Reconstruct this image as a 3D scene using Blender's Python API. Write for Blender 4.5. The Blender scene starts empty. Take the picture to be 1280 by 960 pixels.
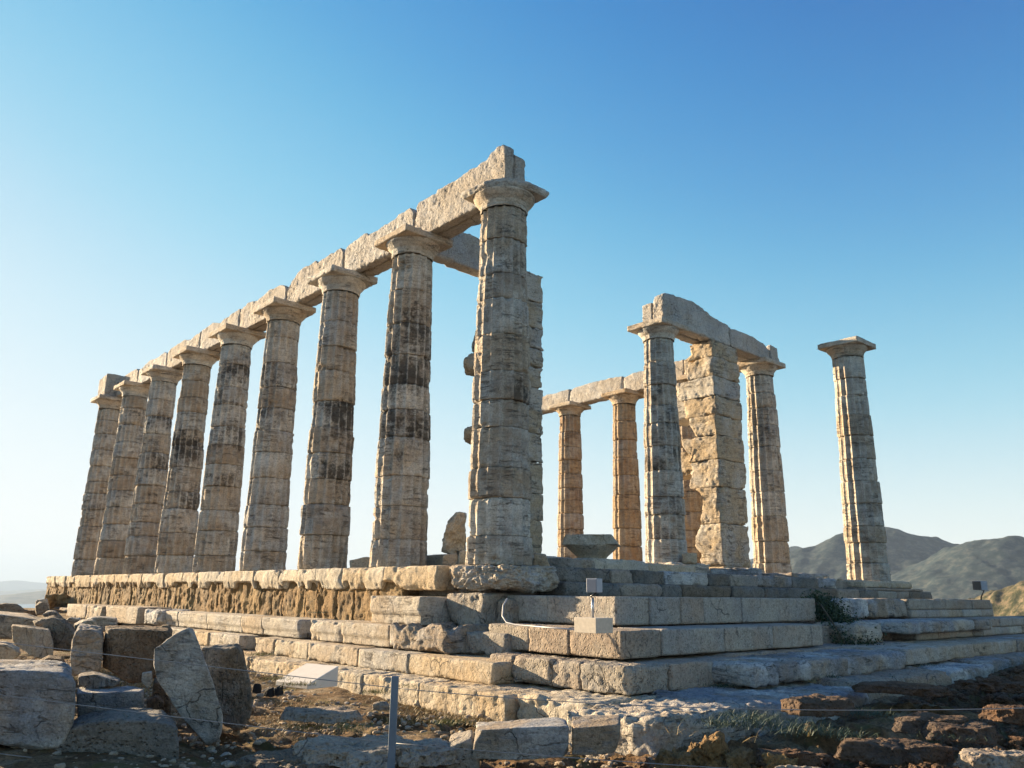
import bpy, bmesh, math, random
import numpy as np
from mathutils import Vector, Matrix

# ------------------------------------------------------------------ camera, sky, sun, exposure
SC = bpy.context.scene
R = math.radians
CAM = np.array([8.91178797, -7.82265879, -0.384747630])
YAW, PIT, ROL, F = 2.40765830, 0.254422927, 0.0120398689, 1007.61253
cd = np.array([math.cos(PIT)*math.cos(YAW), math.cos(PIT)*math.sin(YAW), math.sin(PIT)])
_r = np.cross(cd, [0, 0, 1]); _r /= np.linalg.norm(_r); _u = np.cross(_r, cd)
cr = _r*math.cos(ROL)+_u*math.sin(ROL); cu = -_r*math.sin(ROL)+_u*math.cos(ROL)
cam = bpy.data.cameras.new('camera'); camo = bpy.data.objects.new('camera', cam)
SC.collection.objects.link(camo); SC.camera = camo
cam.sensor_width = 36; cam.lens = F/1280*36; cam.clip_start = .05; cam.clip_end = 120000
camo.matrix_world = Matrix(((cr[0], cu[0], -cd[0], CAM[0]), (cr[1], cu[1], -cd[1], CAM[1]), (cr[2], cu[2], -cd[2], CAM[2]), (0, 0, 0, 1)))
SC.render.resolution_x = 1024; SC.render.resolution_y = 768
SUN_AZ, SUN_EL = R(-166), R(13)
world = bpy.data.worlds.new('World'); SC.world = world; world.use_nodes = True
wn = world.node_tree
sky = wn.nodes.new('ShaderNodeTexSky'); sky.sky_type = 'NISHITA'; sky.sun_disc = False
sky.sun_elevation = SUN_EL; sky.sun_rotation = math.atan2(math.cos(SUN_AZ), math.sin(SUN_AZ))
sky.air_density = 1.0; sky.dust_density = 0.1; sky.ozone_density = 2.2; sky.altitude = 60
bg = wn.nodes['Background']; bg.inputs[1].default_value = 0.08
def wmul(src, k):
    v = wn.nodes.new('ShaderNodeVectorMath'); v.operation = 'SCALE'; v.inputs['Scale'].default_value = k; wn.links.new(src, v.inputs[0]); return v.outputs[0]
cur = wn.nodes.new('ShaderNodeRGBCurve'); cv_ = cur.mapping.curves[3]; cv_.points[0].location = (0, 0); cv_.points[1].location = (1, .98)
for a_, b_ in ((.45, .006), (.62, .018), (.8, .055), (1.2, .20), (1.5, .31), (2, .49), (2.5, .61), (3.3, .73), (4, .80), (5.2, .87), (7, .93)): cv_.points.new(a_/12, b_)
cur.mapping.update()
wn.links.new(wmul(sky.outputs[0], 1/12), cur.inputs['Color']); wn.links.new(wmul(cur.outputs[0], 3.3), bg.inputs[0])
sl = bpy.data.lights.new('sun', 'SUN'); sl.energy = 5.0; sl.angle = R(.5); sl.color = (1, .77, .49)
so = bpy.data.objects.new('sun', sl); SC.collection.objects.link(so)
sd = Vector((math.cos(SUN_EL)*math.cos(SUN_AZ), math.cos(SUN_EL)*math.sin(SUN_AZ), math.sin(SUN_EL)))
so.rotation_euler = sd.to_track_quat('Z', 'Y').to_euler()
SC.view_settings.view_transform = 'Standard'; SC.view_settings.look = 'None'
SC.view_settings.exposure = 2.02; SC.view_settings.gamma = 1
SC.cycles.max_bounces = 8; SC.cycles.diffuse_bounces = 5; SC.cycles.volume_bounces = 0

def at(x, y, D):      # point on the photograph's ray at real depth D metres
    return CAM + D*(cd+(x-640)/F*cr-(y-480)/F*cu)

# ------------------------------------------------------------------ helpers
C = SC.collection
def tag(o, label=None, cat=None, group=None, kind=None):
    if label: o['label'] = label
    if cat: o['category'] = cat
    if group: o['group'] = group
    if kind: o['kind'] = kind
    return o
def empty(name, loc, label, cat, group=None, kind=None):
    o = bpy.data.objects.new(name, None); C.objects.link(o); o.location = loc; o.empty_display_size = .2
    return tag(o, label, cat, group, kind)
def link(name, me, mat, parent=None):
    o = bpy.data.objects.new(name, me); C.objects.link(o)
    if mat: me.materials.append(mat)
    if parent:
        o.parent = parent
        if parent.parent is None: o.matrix_parent_inverse = Matrix.Translation(parent.location).inverted()
    return o
def mesh(name, V, Fq, smooth=True):
    me = bpy.data.meshes.new(name)
    V = np.asarray(V, np.float32); 
    if isinstance(Fq, np.ndarray):
        n, k = Fq.shape
        me.vertices.add(len(V)); me.vertices.foreach_set('co', V.ravel())
        me.loops.add(n*k); me.loops.foreach_set('vertex_index', Fq.astype(np.int32).ravel())
        me.polygons.add(n); me.polygons.foreach_set('loop_start', np.arange(0, n*k, k, dtype=np.int32))
        me.polygons.foreach_set('loop_total', np.full(n, k, np.int32))
        me.update(calc_edges=True); me.validate()
    else:
        me.from_pydata(V.tolist(), [], Fq); me.update()
    me.polygons.foreach_set('use_smooth', np.full(len(me.polygons), smooth, bool))
    return me

def _hash(ix, iy, iz, s):
    h = (ix.astype(np.int64)*374761393+iy.astype(np.int64)*668265263+iz.astype(np.int64)*2147483647//3+s*974711) & 0xffffffff
    h = ((h ^ (h >> 13))*1274126177) & 0xffffffff
    h = (h ^ (h >> 16)); h = (h*2246822519) & 0xffffffff; h ^= h >> 15
    return (h & 0xffffff)/float(0x7fffff)-1
def vn(P, s=0):
    i = np.floor(P).astype(np.int64); f = P-i; f = f*f*f*(f*(f*6-15)+10)
    x, y, z = i[:, 0], i[:, 1], i[:, 2]; fx, fy, fz = f[:, 0], f[:, 1], f[:, 2]
    def L(a, b, t): return a+(b-a)*t
    c = [[[ _hash(x+a, y+b, z+d, s) for d in (0, 1)] for b in (0, 1)] for a in (0, 1)]
    return L(L(L(c[0][0][0], c[1][0][0], fx), L(c[0][1][0], c[1][1][0], fx), fy), L(L(c[0][0][1], c[1][0][1], fx), L(c[0][1][1], c[1][1][1], fx), fy), fz)
def fbm(P, f=1., o=4, s=0, g=.5):
    P = np.asarray(P, float)*f; t = 0; a = 1.; n = 0
    for k in range(o): t = t+a*vn(P, s+k*17); n += a; a *= g; P = P*2.03+7.1
    return t/n
def ss(a, b, x):
    t = np.clip((x-a)/(b-a), 0, 1); return t*t*(3-2*t)

# ------------------------------------------------------------------ materials
def nt(m):
    m.use_nodes = True; return m.node_tree.nodes, m.node_tree.links
def ramp(N, stops, interp='LINEAR'):
    r = N.new('ShaderNodeValToRGB'); e = r.color_ramp; e.interpolation = interp
    e.elements[0].position = stops[0][0]; e.elements[0].color = stops[0][1]
    e.elements[1].position = stops[-1][0]; e.elements[1].color = stops[-1][1]
    for p, c in stops[1:-1]:
        k = e.elements.new(p); k.color = c
    return r
def c4(c): return (c[0], c[1], c[2], 1) if len(c) == 3 else c
def g4(v): return (v, v, v, 1)
def stone(name, pale, warm, grey, strata=0., pits=.5, stain=.3, crust=False, scale=1., bump=.012, rust=(.16, .075, .03), sdir=(1, 1, 9), rust_amt=.5, streak=0., crack=.6):
    m = bpy.data.materials.new(name); N, L = nt(m); B = N['Principled BSDF']
    B.inputs['Roughness'].default_value = .88; B.inputs['Specular IOR Level'].default_value = .25
    geo = N.new('ShaderNodeNewGeometry'); oi = N.new('ShaderNodeObjectInfo')
    off = N.new('ShaderNodeVectorMath'); off.operation = 'MULTIPLY_ADD'
    cmb = N.new('ShaderNodeCombineXYZ')
    for i in range(3): L.new(oi.outputs['Random'], cmb.inputs[i])
    L.new(cmb.outputs[0], off.inputs[0]); off.inputs[1].default_value = (13, 7, 5); L.new(geo.outputs['Position'], off.inputs[2])
    P = off.outputs[0]
    def noise(sc, det=4, rough=.55, vec=P, dist=0., mul=None):
        if mul:
            mp = N.new('ShaderNodeVectorMath'); mp.operation = 'MULTIPLY'; mp.inputs[1].default_value = mul; L.new(vec, mp.inputs[0]); vec = mp.outputs[0]
        n = N.new('ShaderNodeTexNoise'); n.inputs['Scale'].default_value = sc*scale; n.inputs['Detail'].default_value = det
        n.inputs['Roughness'].default_value = rough; n.inputs['Distortion'].default_value = dist; L.new(vec, n.inputs['Vector']); return n.outputs['Fac']
    def mix(a, b, fac, mode='MIX'):
        x = N.new('ShaderNodeMix'); x.data_type = 'RGBA'; x.blend_type = mode
        if isinstance(fac, float): x.inputs[0].default_value = fac
        else: L.new(fac, x.inputs[0])
        for i, v in ((6, a), (7, b)):
            if isinstance(v, tuple): x.inputs[i].default_value = v
            else: L.new(v, x.inputs[i])
        return x.outputs[2]
    def rr(v, a, b):
        q = N.new('ShaderNodeMapRange'); q.inputs['From Min'].default_value = a; q.inputs['From Max'].default_value = b; q.interpolation_type = 'SMOOTHSTEP'; L.new(v, q.inputs['Value']); return q.outputs[0]
    def mul(a, b):
        q = N.new('ShaderNodeMath'); q.operation = 'MULTIPLY'; L.new(a, q.inputs[0])
        if isinstance(b, (int, float)): q.inputs[1].default_value = b
        else: L.new(b, q.inputs[1])
        return q.outputs[0]
    def add(a, b):
        q = N.new('ShaderNodeMath'); q.operation = 'ADD'; L.new(a, q.inputs[0]); L.new(b, q.inputs[1]); return q.outputs[0]
    col = mix(c4(pale), c4(grey), rr(noise(1.3, 5), .38, .62))
    # tone differs from block to block
    rnd = N.new('ShaderNodeMath'); rnd.operation = 'MULTIPLY_ADD'; L.new(oi.outputs['Random'], rnd.inputs[0]); rnd.inputs[1].default_value = .30; rnd.inputs[2].default_value = -.12
    w = add(noise(2.1, 6, .6), rnd.outputs[0])
    col = mix(col, c4(warm), rr(w, .35, .75))
    if crust:
        st0 = noise(1.6, 6, .7, dist=.4, mul=(1, 1, 16)); col = mix(col, c4((.20, .17, .14)), mul(rr(st0, .52, .70), .5))
    if strata > 0:
        st = noise(2.2, 5, .65, dist=.6, mul=sdir)
        col = mix(col, g4(.75), mul(rr(st, .52, .60), strata), 'MULTIPLY')
        st2 = noise(5., 3, .6, dist=1.2, mul=sdir)
        col = mix(col, c4(tuple(v*.62 for v in grey)), mul(rr(st2, .56, .64), strata*.8))
    if strata > .25:    # thin dark bedding lines in the marble
        def band(sc, mulv, wd, det=4, dist=.3):
            q = N.new('ShaderNodeMath'); q.operation = 'SUBTRACT'; L.new(noise(sc, det, .6, dist=dist, mul=mulv), q.inputs[0]); q.inputs[1].default_value = .5
            a_ = N.new('ShaderNodeMath'); a_.operation = 'ABSOLUTE'; L.new(q.outputs[0], a_.inputs[0]); return rr(a_.outputs[0], wd, wd*.2)
        bl = mul(band(1.3, tuple(v*1.0 if i == 2 else v for i, v in enumerate(sdir)), .022), rr(noise(2.7, 4), .47, .60))
        col = mix(col, c4((.12, .10, .075)), mul(bl, .6))
    if streak > 0:
        sk = noise(5., 4, .6, mul=(1.6, 1.6, .22))
        col = mix(col, c4(tuple(v*.45 for v in warm)), mul(rr(sk, .5, .7), streak))
    rs = noise(3.3, 7, .7)
    col = mix(col, c4(rust), mul(rr(rs, .56, .72), rust_amt))
    dk = noise(6.5, 8, .72)
    col = mix(col, g4(.035), mul(rr(dk, .60, .70), stain))
    fine = noise(38, 6, .75)
    col = mix(col, g4(.45), mul(rr(fine, .52, .64), .7), 'MULTIPLY')
    col = mix(col, g4(1.3), mul(rr(fine, .5, .38), .6), 'MULTIPLY')
    md = noise(9, 6, .7); col = mix(col, g4(.62), mul(rr(md, .5, .66), .6), 'MULTIPLY')
    dv = N.new('ShaderNodeTexNoise'); dv.inputs['Scale'].default_value = 3.; dv.inputs['Detail'].default_value = 6; L.new(P, dv.inputs['Vector'])
    dm = N.new('ShaderNodeVectorMath'); dm.operation = 'MULTIPLY_ADD'; L.new(dv.outputs['Color'], dm.inputs[0]); dm.inputs[1].default_value = (.45, .45, .45); L.new(P, dm.inputs[2])
    cv = N.new('ShaderNodeTexVoronoi'); cv.feature = 'DISTANCE_TO_EDGE'; cv.inputs['Scale'].default_value = 1.5; L.new(dm.outputs[0], cv.inputs['Vector'])
    ck = mul(rr(cv.outputs['Distance'], .013, .002), rr(noise(1.9, 3), .5, .58))
    ck = mul(ck, crack)
    col = mix(col, g4(.05), ck)
    if crust:
        at_ = N.new('ShaderNodeAttribute'); at_.attribute_name = 'crust'; at_.attribute_type = 'GEOMETRY'
        cn = noise(22, 6, .7)
        cc = N.new('ShaderNodeMath'); cc.operation = 'MULTIPLY_ADD'; L.new(cn, cc.inputs[0]); cc.inputs[1].default_value = 1.9; L.new(at_.outputs['Fac'], cc.inputs[2])
        col = mix(col, c4((.028, .024, .02)), mul(rr(cc.outputs[0], 1.2, 2.0), .85))
        at3 = N.new('ShaderNodeAttribute'); at3.attribute_name = 'dirt_shade'; at3.attribute_type = 'GEOMETRY'
        col = mix(col, c4((.55, .47, .38)), mul(rr(at3.outputs['Fac'], .1, .95), .42), 'MULTIPLY')  # brown dirt, plus shade put into the flute hollows so they read
        at2 = N.new('ShaderNodeAttribute'); at2.attribute_name = 'patina'; at2.attribute_type = 'GEOMETRY'
        col = mix(col, c4(rust), mul(rr(at2.outputs['Fac'], .15, .9), .45))
    L.new(col, B.inputs['Base Color'])
    # relief
    vo = N.new('ShaderNodeTexVoronoi'); vo.inputs['Scale'].default_value = 30*scale; L.new(P, vo.inputs['Vector'])
    pit = mul(rr(vo.outputs['Distance'], .0, .42), pits)
    h = add(add(mul(noise(11, 9, .72), 1.6), pit), mul(noise(70, 4, .7), .35))
    if strata > 0: h = add(h, mul(noise(4., 5, .7, dist=.5, mul=sdir), strata*.9))
    ckn = mul(ck, -1.2); h = add(h, ckn)
    if strata > .25: h = add(h, mul(bl, -.8))
    bp = N.new('ShaderNodeBump'); bp.inputs['Strength'].default_value = 1; bp.inputs['Distance'].default_value = bump*2
    L.new(h, bp.inputs['Height']); L.new(bp.outputs[0], B.inputs['Normal'])
    return m
def flat_mat(name, col, rough=.6, metal=0., var=.15, sc=12.):
    m = bpy.data.materials.new(name); N, L = nt(m); B = N['Principled BSDF']
    n = N.new('ShaderNodeTexNoise'); n.inputs['Scale'].default_value = sc; n.inputs['Detail'].default_value = 5
    r = ramp(N, [(.3, c4(tuple(v*(1-var) for v in col))), (.7, c4(tuple(min(1, v*(1+var)) for v in col)))])
    tc = N.new('ShaderNodeTexCoord'); L.new(tc.outputs['Object'], n.inputs['Vector'])
    L.new(n.outputs['Fac'], r.inputs[0]); L.new(r.outputs[0], B.inputs['Base Color'])
    B.inputs['Roughness'].default_value = rough; B.inputs['Metallic'].default_value = metal
    return m

M = dict(
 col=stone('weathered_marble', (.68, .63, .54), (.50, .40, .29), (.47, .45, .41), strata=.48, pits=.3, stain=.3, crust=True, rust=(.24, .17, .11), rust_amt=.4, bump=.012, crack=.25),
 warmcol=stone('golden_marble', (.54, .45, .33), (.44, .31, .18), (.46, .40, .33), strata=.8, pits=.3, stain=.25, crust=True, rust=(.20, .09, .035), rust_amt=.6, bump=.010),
 beam=stone('rough_marble', (.56, .53, .48), (.44, .38, .31), (.42, .41, .40), strata=.2, pits=.8, stain=.3, bump=.018, rust_amt=.25, scale=.8),
 pier=stone('pier_marble', (.56, .51, .43), (.48, .37, .24), (.43, .41, .38), strata=.5, pits=.5, stain=.35, bump=.014, rust_amt=.3),
 step=stone('step_marble', (.51, .46, .38), (.43, .34, .24), (.41, .39, .36), strata=.4, pits=.5, stain=.25, bump=.010, rust_amt=.3),
 cream=stone('cream_marble_crust', (.58, .50, .38), (.47, .36, .23), (.46, .42, .35), strata=.2, pits=.4, stain=.25, bump=.012, rust_amt=.3),
 poros=stone('brown_poros', (.36, .25, .12), (.28, .17, .07), (.24, .17, .10), strata=0., pits=.9, stain=.6, bump=.020, rust=(.12, .06, .02), rust_amt=.6, streak=.7),
 lime=stone('pitted_limestone', (.40, .35, .28), (.36, .28, .21), (.31, .29, .26), strata=.25, pits=1.1, stain=.55, bump=.012, rust_amt=.25, sdir=(2, 2, 3)),
 ash=stone('sawn_limestone', (.43, .38, .31), (.38, .30, .23), (.34, .32, .29), strata=.2, pits=1.0, stain=.65, bump=.008, rust_amt=.2, sdir=(2, 2, 3)),
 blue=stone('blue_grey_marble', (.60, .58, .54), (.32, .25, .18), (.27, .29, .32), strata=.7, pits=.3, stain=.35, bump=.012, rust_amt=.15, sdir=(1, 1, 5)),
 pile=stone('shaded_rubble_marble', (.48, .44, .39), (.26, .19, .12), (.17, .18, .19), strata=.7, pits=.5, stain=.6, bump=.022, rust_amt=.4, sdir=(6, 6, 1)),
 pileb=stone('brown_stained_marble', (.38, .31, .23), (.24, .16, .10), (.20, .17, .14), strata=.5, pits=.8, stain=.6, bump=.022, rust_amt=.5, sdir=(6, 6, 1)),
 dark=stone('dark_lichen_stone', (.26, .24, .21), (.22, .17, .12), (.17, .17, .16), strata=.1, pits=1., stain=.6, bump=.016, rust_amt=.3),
 brown=stone('brown_schist', (.19, .125, .08), (.17, .095, .055), (.13, .10, .08), strata=.6, pits=.8, stain=.5, bump=.024, rust_amt=.3),
)

# ------------------------------------------------------------------ stone builders
def box_grid(nx, ny, nz):
    out = []; off = 0; Fs = []
    def face(a, b, fn, flip):
        nonlocal off
        u, v = np.meshgrid(np.linspace(-1, 1, a+1), np.linspace(-1, 1, b+1), indexing='ij')
        P = fn(u.ravel(), v.ravel()); idx = np.arange((a+1)*(b+1)).reshape(a+1, b+1)+off
        q = np.stack([idx[:-1, :-1], idx[1:, :-1], idx[1:, 1:], idx[:-1, 1:]], -1).reshape(-1, 4)
        if flip: q = q[:, ::-1]
        out.append(P); Fs.append(q); off += len(P)
    o = lambda u: np.ones_like(u)
    face(nx, ny, lambda u, v: np.stack([u, v, o(u)], 1), False); face(nx, ny, lambda u, v: np.stack([u, v, -o(u)], 1), True)
    face(ny, nz, lambda u, v: np.stack([o(u), u, v], 1), False); face(ny, nz, lambda u, v: np.stack([-o(u), u, v], 1), True)
    face(nx, nz, lambda u, v: np.stack([u, -o(u), v], 1), False); face(nx, nz, lambda u, v: np.stack([u, o(u), v], 1), True)
    P = np.concatenate(out); Q = np.concatenate(Fs)
    key = np.round(P*4096).astype(np.int64); _, i, inv = np.unique(key, axis=0, return_index=True, return_inverse=True)
    return P[i], inv.reshape(-1)[Q]
SEED = [100]
def block(name, lo, hi, mat, parent=None, res=.035, r=.012, chip=.05, rough=.008, rz=0., top=None, fn=None, seed=None, cf=3., tilt=(0, 0), rf=4.):
    lo = np.array(lo, float); hi = np.array(hi, float); h = (hi-lo)/2; c = (hi+lo)/2
    n = np.clip(np.ceil(2*h/res).astype(int), 3, 110)
    P, Q = box_grid(*n); P = P*h
    SEED[0] += 1; s = SEED[0] if seed is None else seed
    W = P+c
    n1 = fbm(W, cf*1.3, 3, s, .6); n2 = np.abs(fbm(W, cf*4, 3, s+2))
    ch = r*(.6+1.2*n2)+chip*(1.5*ss(.06, .30, n1)*(.5+.8*n2)+.9*ss(.12, .3, fbm(W, cf*3.5, 2, s+21))*.35)
    ch = np.minimum(ch, h.min()*.8)
    inner = np.clip(P, -(h-ch[:, None]), h-ch[:, None])
    d = P-inner; ln = np.linalg.norm(d, axis=1, keepdims=True); d = d/np.maximum(ln, 1e-9)
    Pn = inner+d*ch[:, None]
    Pn += d*(rough*(fbm(W, rf, 5, s+5, .6)+.5*fbm(W, rf*4, 3, s+9)))[:, None]
    if top is not None:      # profile of the top along the long side
        ax = 0 if h[0] >= h[1] else 1
        t = (Pn[:, ax]+h[ax])/(2*h[ax]); f = np.interp(t, [a for a, b in top], [b for a, b in top])
        f = f+.03*fbm(W*np.array([1, 1, 0]), 5, 3, s+3)
        Pn[:, 2] = -h[2]+(Pn[:, 2]+h[2])*f
    if fn is not None: Pn = fn(Pn, h, s)
    if tilt[0] or tilt[1]:
        Pn[:, 2] += Pn[:, 0]*tilt[0]+Pn[:, 1]*tilt[1]
    if rz:
        cs, sn = math.cos(rz), math.sin(rz); Pn = np.stack([Pn[:, 0]*cs-Pn[:, 1]*sn, Pn[:, 0]*sn+Pn[:, 1]*cs, Pn[:, 2]], 1)
    if parent is None:
        base = c-np.array([0, 0, h[2]]); o = link(name, mesh(name, Pn+c-base, Q), mat); o.location = base; return o
    return link(name, mesh(name, Pn+c, Q), mat, parent)
def rock(name, pts, mat, parent=None, n=28, k=18, rough=.03, rf=3., seed=None, fn=None, facets=14):
    pts = np.array(pts, float); lo = pts.min(0); hi = pts.max(0); c = (lo+hi)/2; h = np.maximum((hi-lo)/2, 1e-3)
    q = (pts-c)/h; ctr = q.mean(0); q = q-ctr
    bm = bmesh.new()
    for p in q: bm.verts.new(p)
    bmesh.ops.convex_hull(bm, input=bm.verts); bm.normal_update()
    pl = []
    for f in bm.faces:
        nn = np.array(f.normal); dd = nn @ np.array(f.verts[0].co)
        if dd < 0: nn, dd = -nn, -dd
        if dd > 1e-3: pl.append((nn/dd))
    bm.free(); pl = np.array(pl)
    rf_ = np.random.RandomState(SEED[0]*7+len(pts)); ext = []
    for _ in range(facets):
        nn = rf_.normal(size=3); nn /= np.linalg.norm(nn); ext.append(nn/((q @ nn).max()*rf_.uniform(.86, .97)))
    if ext: pl = np.concatenate([pl, ext])
    k = k*2.2
    P, Q = box_grid(n, n, n); D = P/np.linalg.norm(P, axis=1, keepdims=True)
    g = np.maximum(D @ pl.T, 0); rr_ = (g**k).sum(1)**(-1./k)
    X = D*rr_[:, None]*1.02
    X = (X+ctr)*h+c
    SEED[0] += 1; s = SEED[0] if seed is None else seed
    dr = X-(ctr*h+c); dr /= np.linalg.norm(dr, axis=1, keepdims=True)
    w = fbm(X, rf, 5, s, .55); w2 = np.abs(fbm(X, rf*2.2, 3, s+40))
    w3 = fbm(X*np.array([3., 3., .8]), 3., 3, s+60); w4 = fbm(X, rf*5, 4, s+80, .6)
    X = X+dr*(rough*(w-.7*w2+.35*w3+.3*w4))[:, None]
    if fn is not None: X = fn(X)
    if parent is None:
        base = np.array([X[:, 0].mean(), X[:, 1].mean(), X[:, 2].min()]); o = link(name, mesh(name, X-base, Q), mat); o.location = base; return o
    return link(name, mesh(name, X, Q), mat, parent)
def prism_pts(front, D, th, back=None, sh=.94):
    """convex stone: traced front outline at depth D, back outline th metres deeper, real thickness"""
    A = [at(x, y, (D[i] if isinstance(D, (list, tuple)) else D)) for i, (x, y) in enumerate(front)]
    m = np.mean(A, 0); v = (m-CAM)*np.array([1, 1, 0]); v /= np.linalg.norm(v)
    B = [m+(a-m)*sh+v*th for a in A]
    return A+B

def bx(lo, hi, rz=0): 
    c_ = (np.array(lo)+hi)/2; h = (np.array(hi)-lo)/2; cs, sn = math.cos(rz), math.sin(rz)
    return [(c_[0]+a*h[0]*cs-b*h[1]*sn, c_[1]+a*h[0]*sn+b*h[1]*cs, c_[2]+d*h[2]) for a in (-1, 1) for b in (-1, 1) for d in (-1, 1)]

# ------------------------------------------------------------------ columns
def lathe(R_fn, zs, nth, x, y, cap=True):
    th = np.linspace(0, 2*math.pi, nth, endpoint=False)
    T, Z = np.meshgrid(th, zs, indexing='ij')
    rad = R_fn(T, Z)
    V = np.stack([x+rad*np.cos(T), y+rad*np.sin(T), Z], -1).reshape(-1, 3); m = len(zs)
    i = np.arange(nth)[:, None]*m; j = np.arange(m-1)[None, :]; i2 = ((np.arange(nth)+1) % nth)[:, None]*m
    Q = np.stack([i+j, i2+j, i2+j+1, i+j+1], -1).reshape(-1, 4)
    return V, Q, T.ravel(), Z.ravel()
RB, RT, ZN, ZT = .492, .376, 5.5, 5.9
def column(x, y, z0, seed, q, label, mat, crustw=.5, group='marble columns of the temple', broken=None, dark=(2.2, 4.6), wf=1.):
    rs = np.random.RandomState(seed)
    t = empty('marble_column', (x, y, z0), label, 'column', group)
    nth = {3: 256, 2: 176, 1: 112}[q]; dz = {3: .012, 2: .02, 1: .035}[q]
    H = ZN-z0; nd = rs.randint(10, 12); hs = rs.uniform(.8, 1.25, nd); hs = np.concatenate([[0], np.cumsum(hs)])/hs.sum()*H+z0
    ph = rs.uniform(0, .1)
    for k in range(nd):
        a, b = hs[k], hs[k+1]; nz = max(8, int((b-a)/dz))
        zs = np.linspace(a+.002, b-.002, nz)
        jr = rs.uniform(-.018, .012); ox, oy = rs.uniform(-.007, .007, 2); worn = rs.uniform(.15, 1.0)*wf; cr_ = rs.rand()
        zm = (a+b)/2
        big = rs.uniform(.2, 1)
        def Rf(T, Z):
            s = T.shape; tf = (Z-z0)/(ZN-z0)
            base = RB+(RT-RB)*tf+.008*np.sin(np.pi*tf)+jr
            u = (T*16/(2*math.pi)+ph*16) % 1
            P = np.stack([x+base*np.cos(T), y+base*np.sin(T), Z], -1).reshape(-1, 3)
            wear = fbm(P, 2.2, 3, seed).reshape(s)
            dep = (4*u*(1-u))**.62*.058*np.clip(.95+wear*1.0*worn, .5, 1.15)*(base/.49)
            r_ = base-dep-.012*ss(.0, .6, wear)*worn
            e = np.minimum(Z-a, b-Z)
            chip = fbm(P, 5, 4, seed+k).reshape(s)
            r_ = r_-.012*np.exp(-e/.009)-.045*ss(.05, .5, chip)*np.exp(-e/.05)
            gouge = fbm(P*np.array([1, 1, 1.6]), 2.6, 4, seed+50+k).reshape(s)
            r_ = r_-.055*ss(.34, .62, gouge)*big
            st = fbm(P*np.array([1, 1, 12.]), 2.2, 4, seed+90).reshape(s)
            r_ = r_-.005*ss(.0, .35, st)*(.4+.6*worn)
            r_ = r_+.0035*fbm(P, 24, 3, seed+7).reshape(s)
            # broken bands crossing the flutes
            cell = vn(np.stack([np.floor(T*16/(2*math.pi)+ph*16), Z*11+3*vn(P*1.3, seed).reshape(s), np.zeros(s)+k], -1).reshape(-1, 3)*np.array([1., 1, 1]), seed+3).reshape(s)
            r_ = r_-.006*ss(.1, .3, cell)*worn*wf+.006*fbm(P, 9, 3, seed+8).reshape(s)
            return r_
        V, Q, T, Z = lathe(Rf, zs, nth, x+ox, y+oy)
        # end caps
        n0 = len(V); V = np.concatenate([V, [[x+ox, y+oy, zs[0]], [x+ox, y+oy, zs[-1]]]])
        i = np.arange(nth); i2 = (i+1) % nth
        caps = np.concatenate([np.stack([i2*nz, i*nz, np.full(nth, n0)], 1), np.stack([i*nz+nz-1, i2*nz+nz-1, np.full(nth, n0+1)], 1)])
        me = bpy.data.meshes.new('drum')
        loops = np.concatenate([Q.ravel(), caps.ravel()]); tot = np.concatenate([np.full(len(Q), 4), np.full(len(caps), 3)])
        me.vertices.add(len(V)); me.vertices.foreach_set('co', V.astype(np.float32).ravel())
        me.loops.add(len(loops)); me.loops.foreach_set('vertex_index', loops.astype(np.int32))
        me.polygons.add(len(tot)); me.polygons.foreach_set('loop_start', np.concatenate([[0], np.cumsum(tot)[:-1]]).astype(np.int32)); me.polygons.foreach_set('loop_total', tot.astype(np.int32))
        me.update(calc_edges=True); me.polygons.foreach_set('use_smooth', np.concatenate([np.ones(len(Q), bool), np.zeros(len(caps), bool)]))
        # black lichen crust: cells inside the flutes, by drum
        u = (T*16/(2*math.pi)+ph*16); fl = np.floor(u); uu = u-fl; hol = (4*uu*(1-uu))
        Pq = np.stack([x+.4*np.cos(T), y+.4*np.sin(T), Z], -1)
        cell = vn(np.stack([fl*1.37, Z*13+2*vn(Pq*1.5, seed), np.zeros_like(Z)+.5], -1), seed+31)
        lowf = fbm(Pq, 1.6, 3, seed+12)
        hh = ss(dark[0]-1.2, dark[0]+.3, zm)*(1-ss(dark[1]-.3, dark[1]+.9, zm))
        amt = crustw*(.30+.80*hh)*(.2+1.1*cr_**1.5)
        cru = amt*(.5+.5*ss(.1, .55, hol))*(.52+.45*cell+1.25*lowf)
        cru = np.append(cru, [0, 0]).astype(np.float32)
        A = me.attributes.new('crust', 'FLOAT', 'POINT'); A.data.foreach_set('value', cru)
        dirt_shade = ss(.35, .9, hol)*(.55+.9*fbm(Pq, 3, 4, seed+77))+.35*np.exp(-np.minimum(Z-a, b-Z)/.02)  # painted shade in the flute hollows, blotched like dirt; dark drum joints
        A = me.attributes.new('dirt_shade', 'FLOAT', 'POINT'); A.data.foreach_set('value', np.append(dirt_shade, [0, 0]).astype(np.float32))
        pat = (.35+.7*fbm(Pq, 1.1, 3, seed+70)+.35*vn(np.stack([fl*1.7, Z*8, Z*0], -1), seed+71)*ss(.1, .5, hol))*rs.uniform(.4, 1.3)
        A = me.attributes.new('patina', 'FLOAT', 'POINT'); A.data.foreach_set('value', np.append(pat, [0, 0]).astype(np.float32))
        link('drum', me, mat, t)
    # capital: necking, rings, echinus
    pr = np.array([(5.50, .372), (5.515, .384), (5.56, .384), (5.575, .390), (5.585, .384), (5.595, .394), (5.605, .390), (5.625, .402), (5.66, .432), (5.70, .466), (5.74, .492), (5.762, .497), (5.775, .470)])
    zs = np.linspace(5.502, 5.775, 40 if q > 1 else 24)
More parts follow.
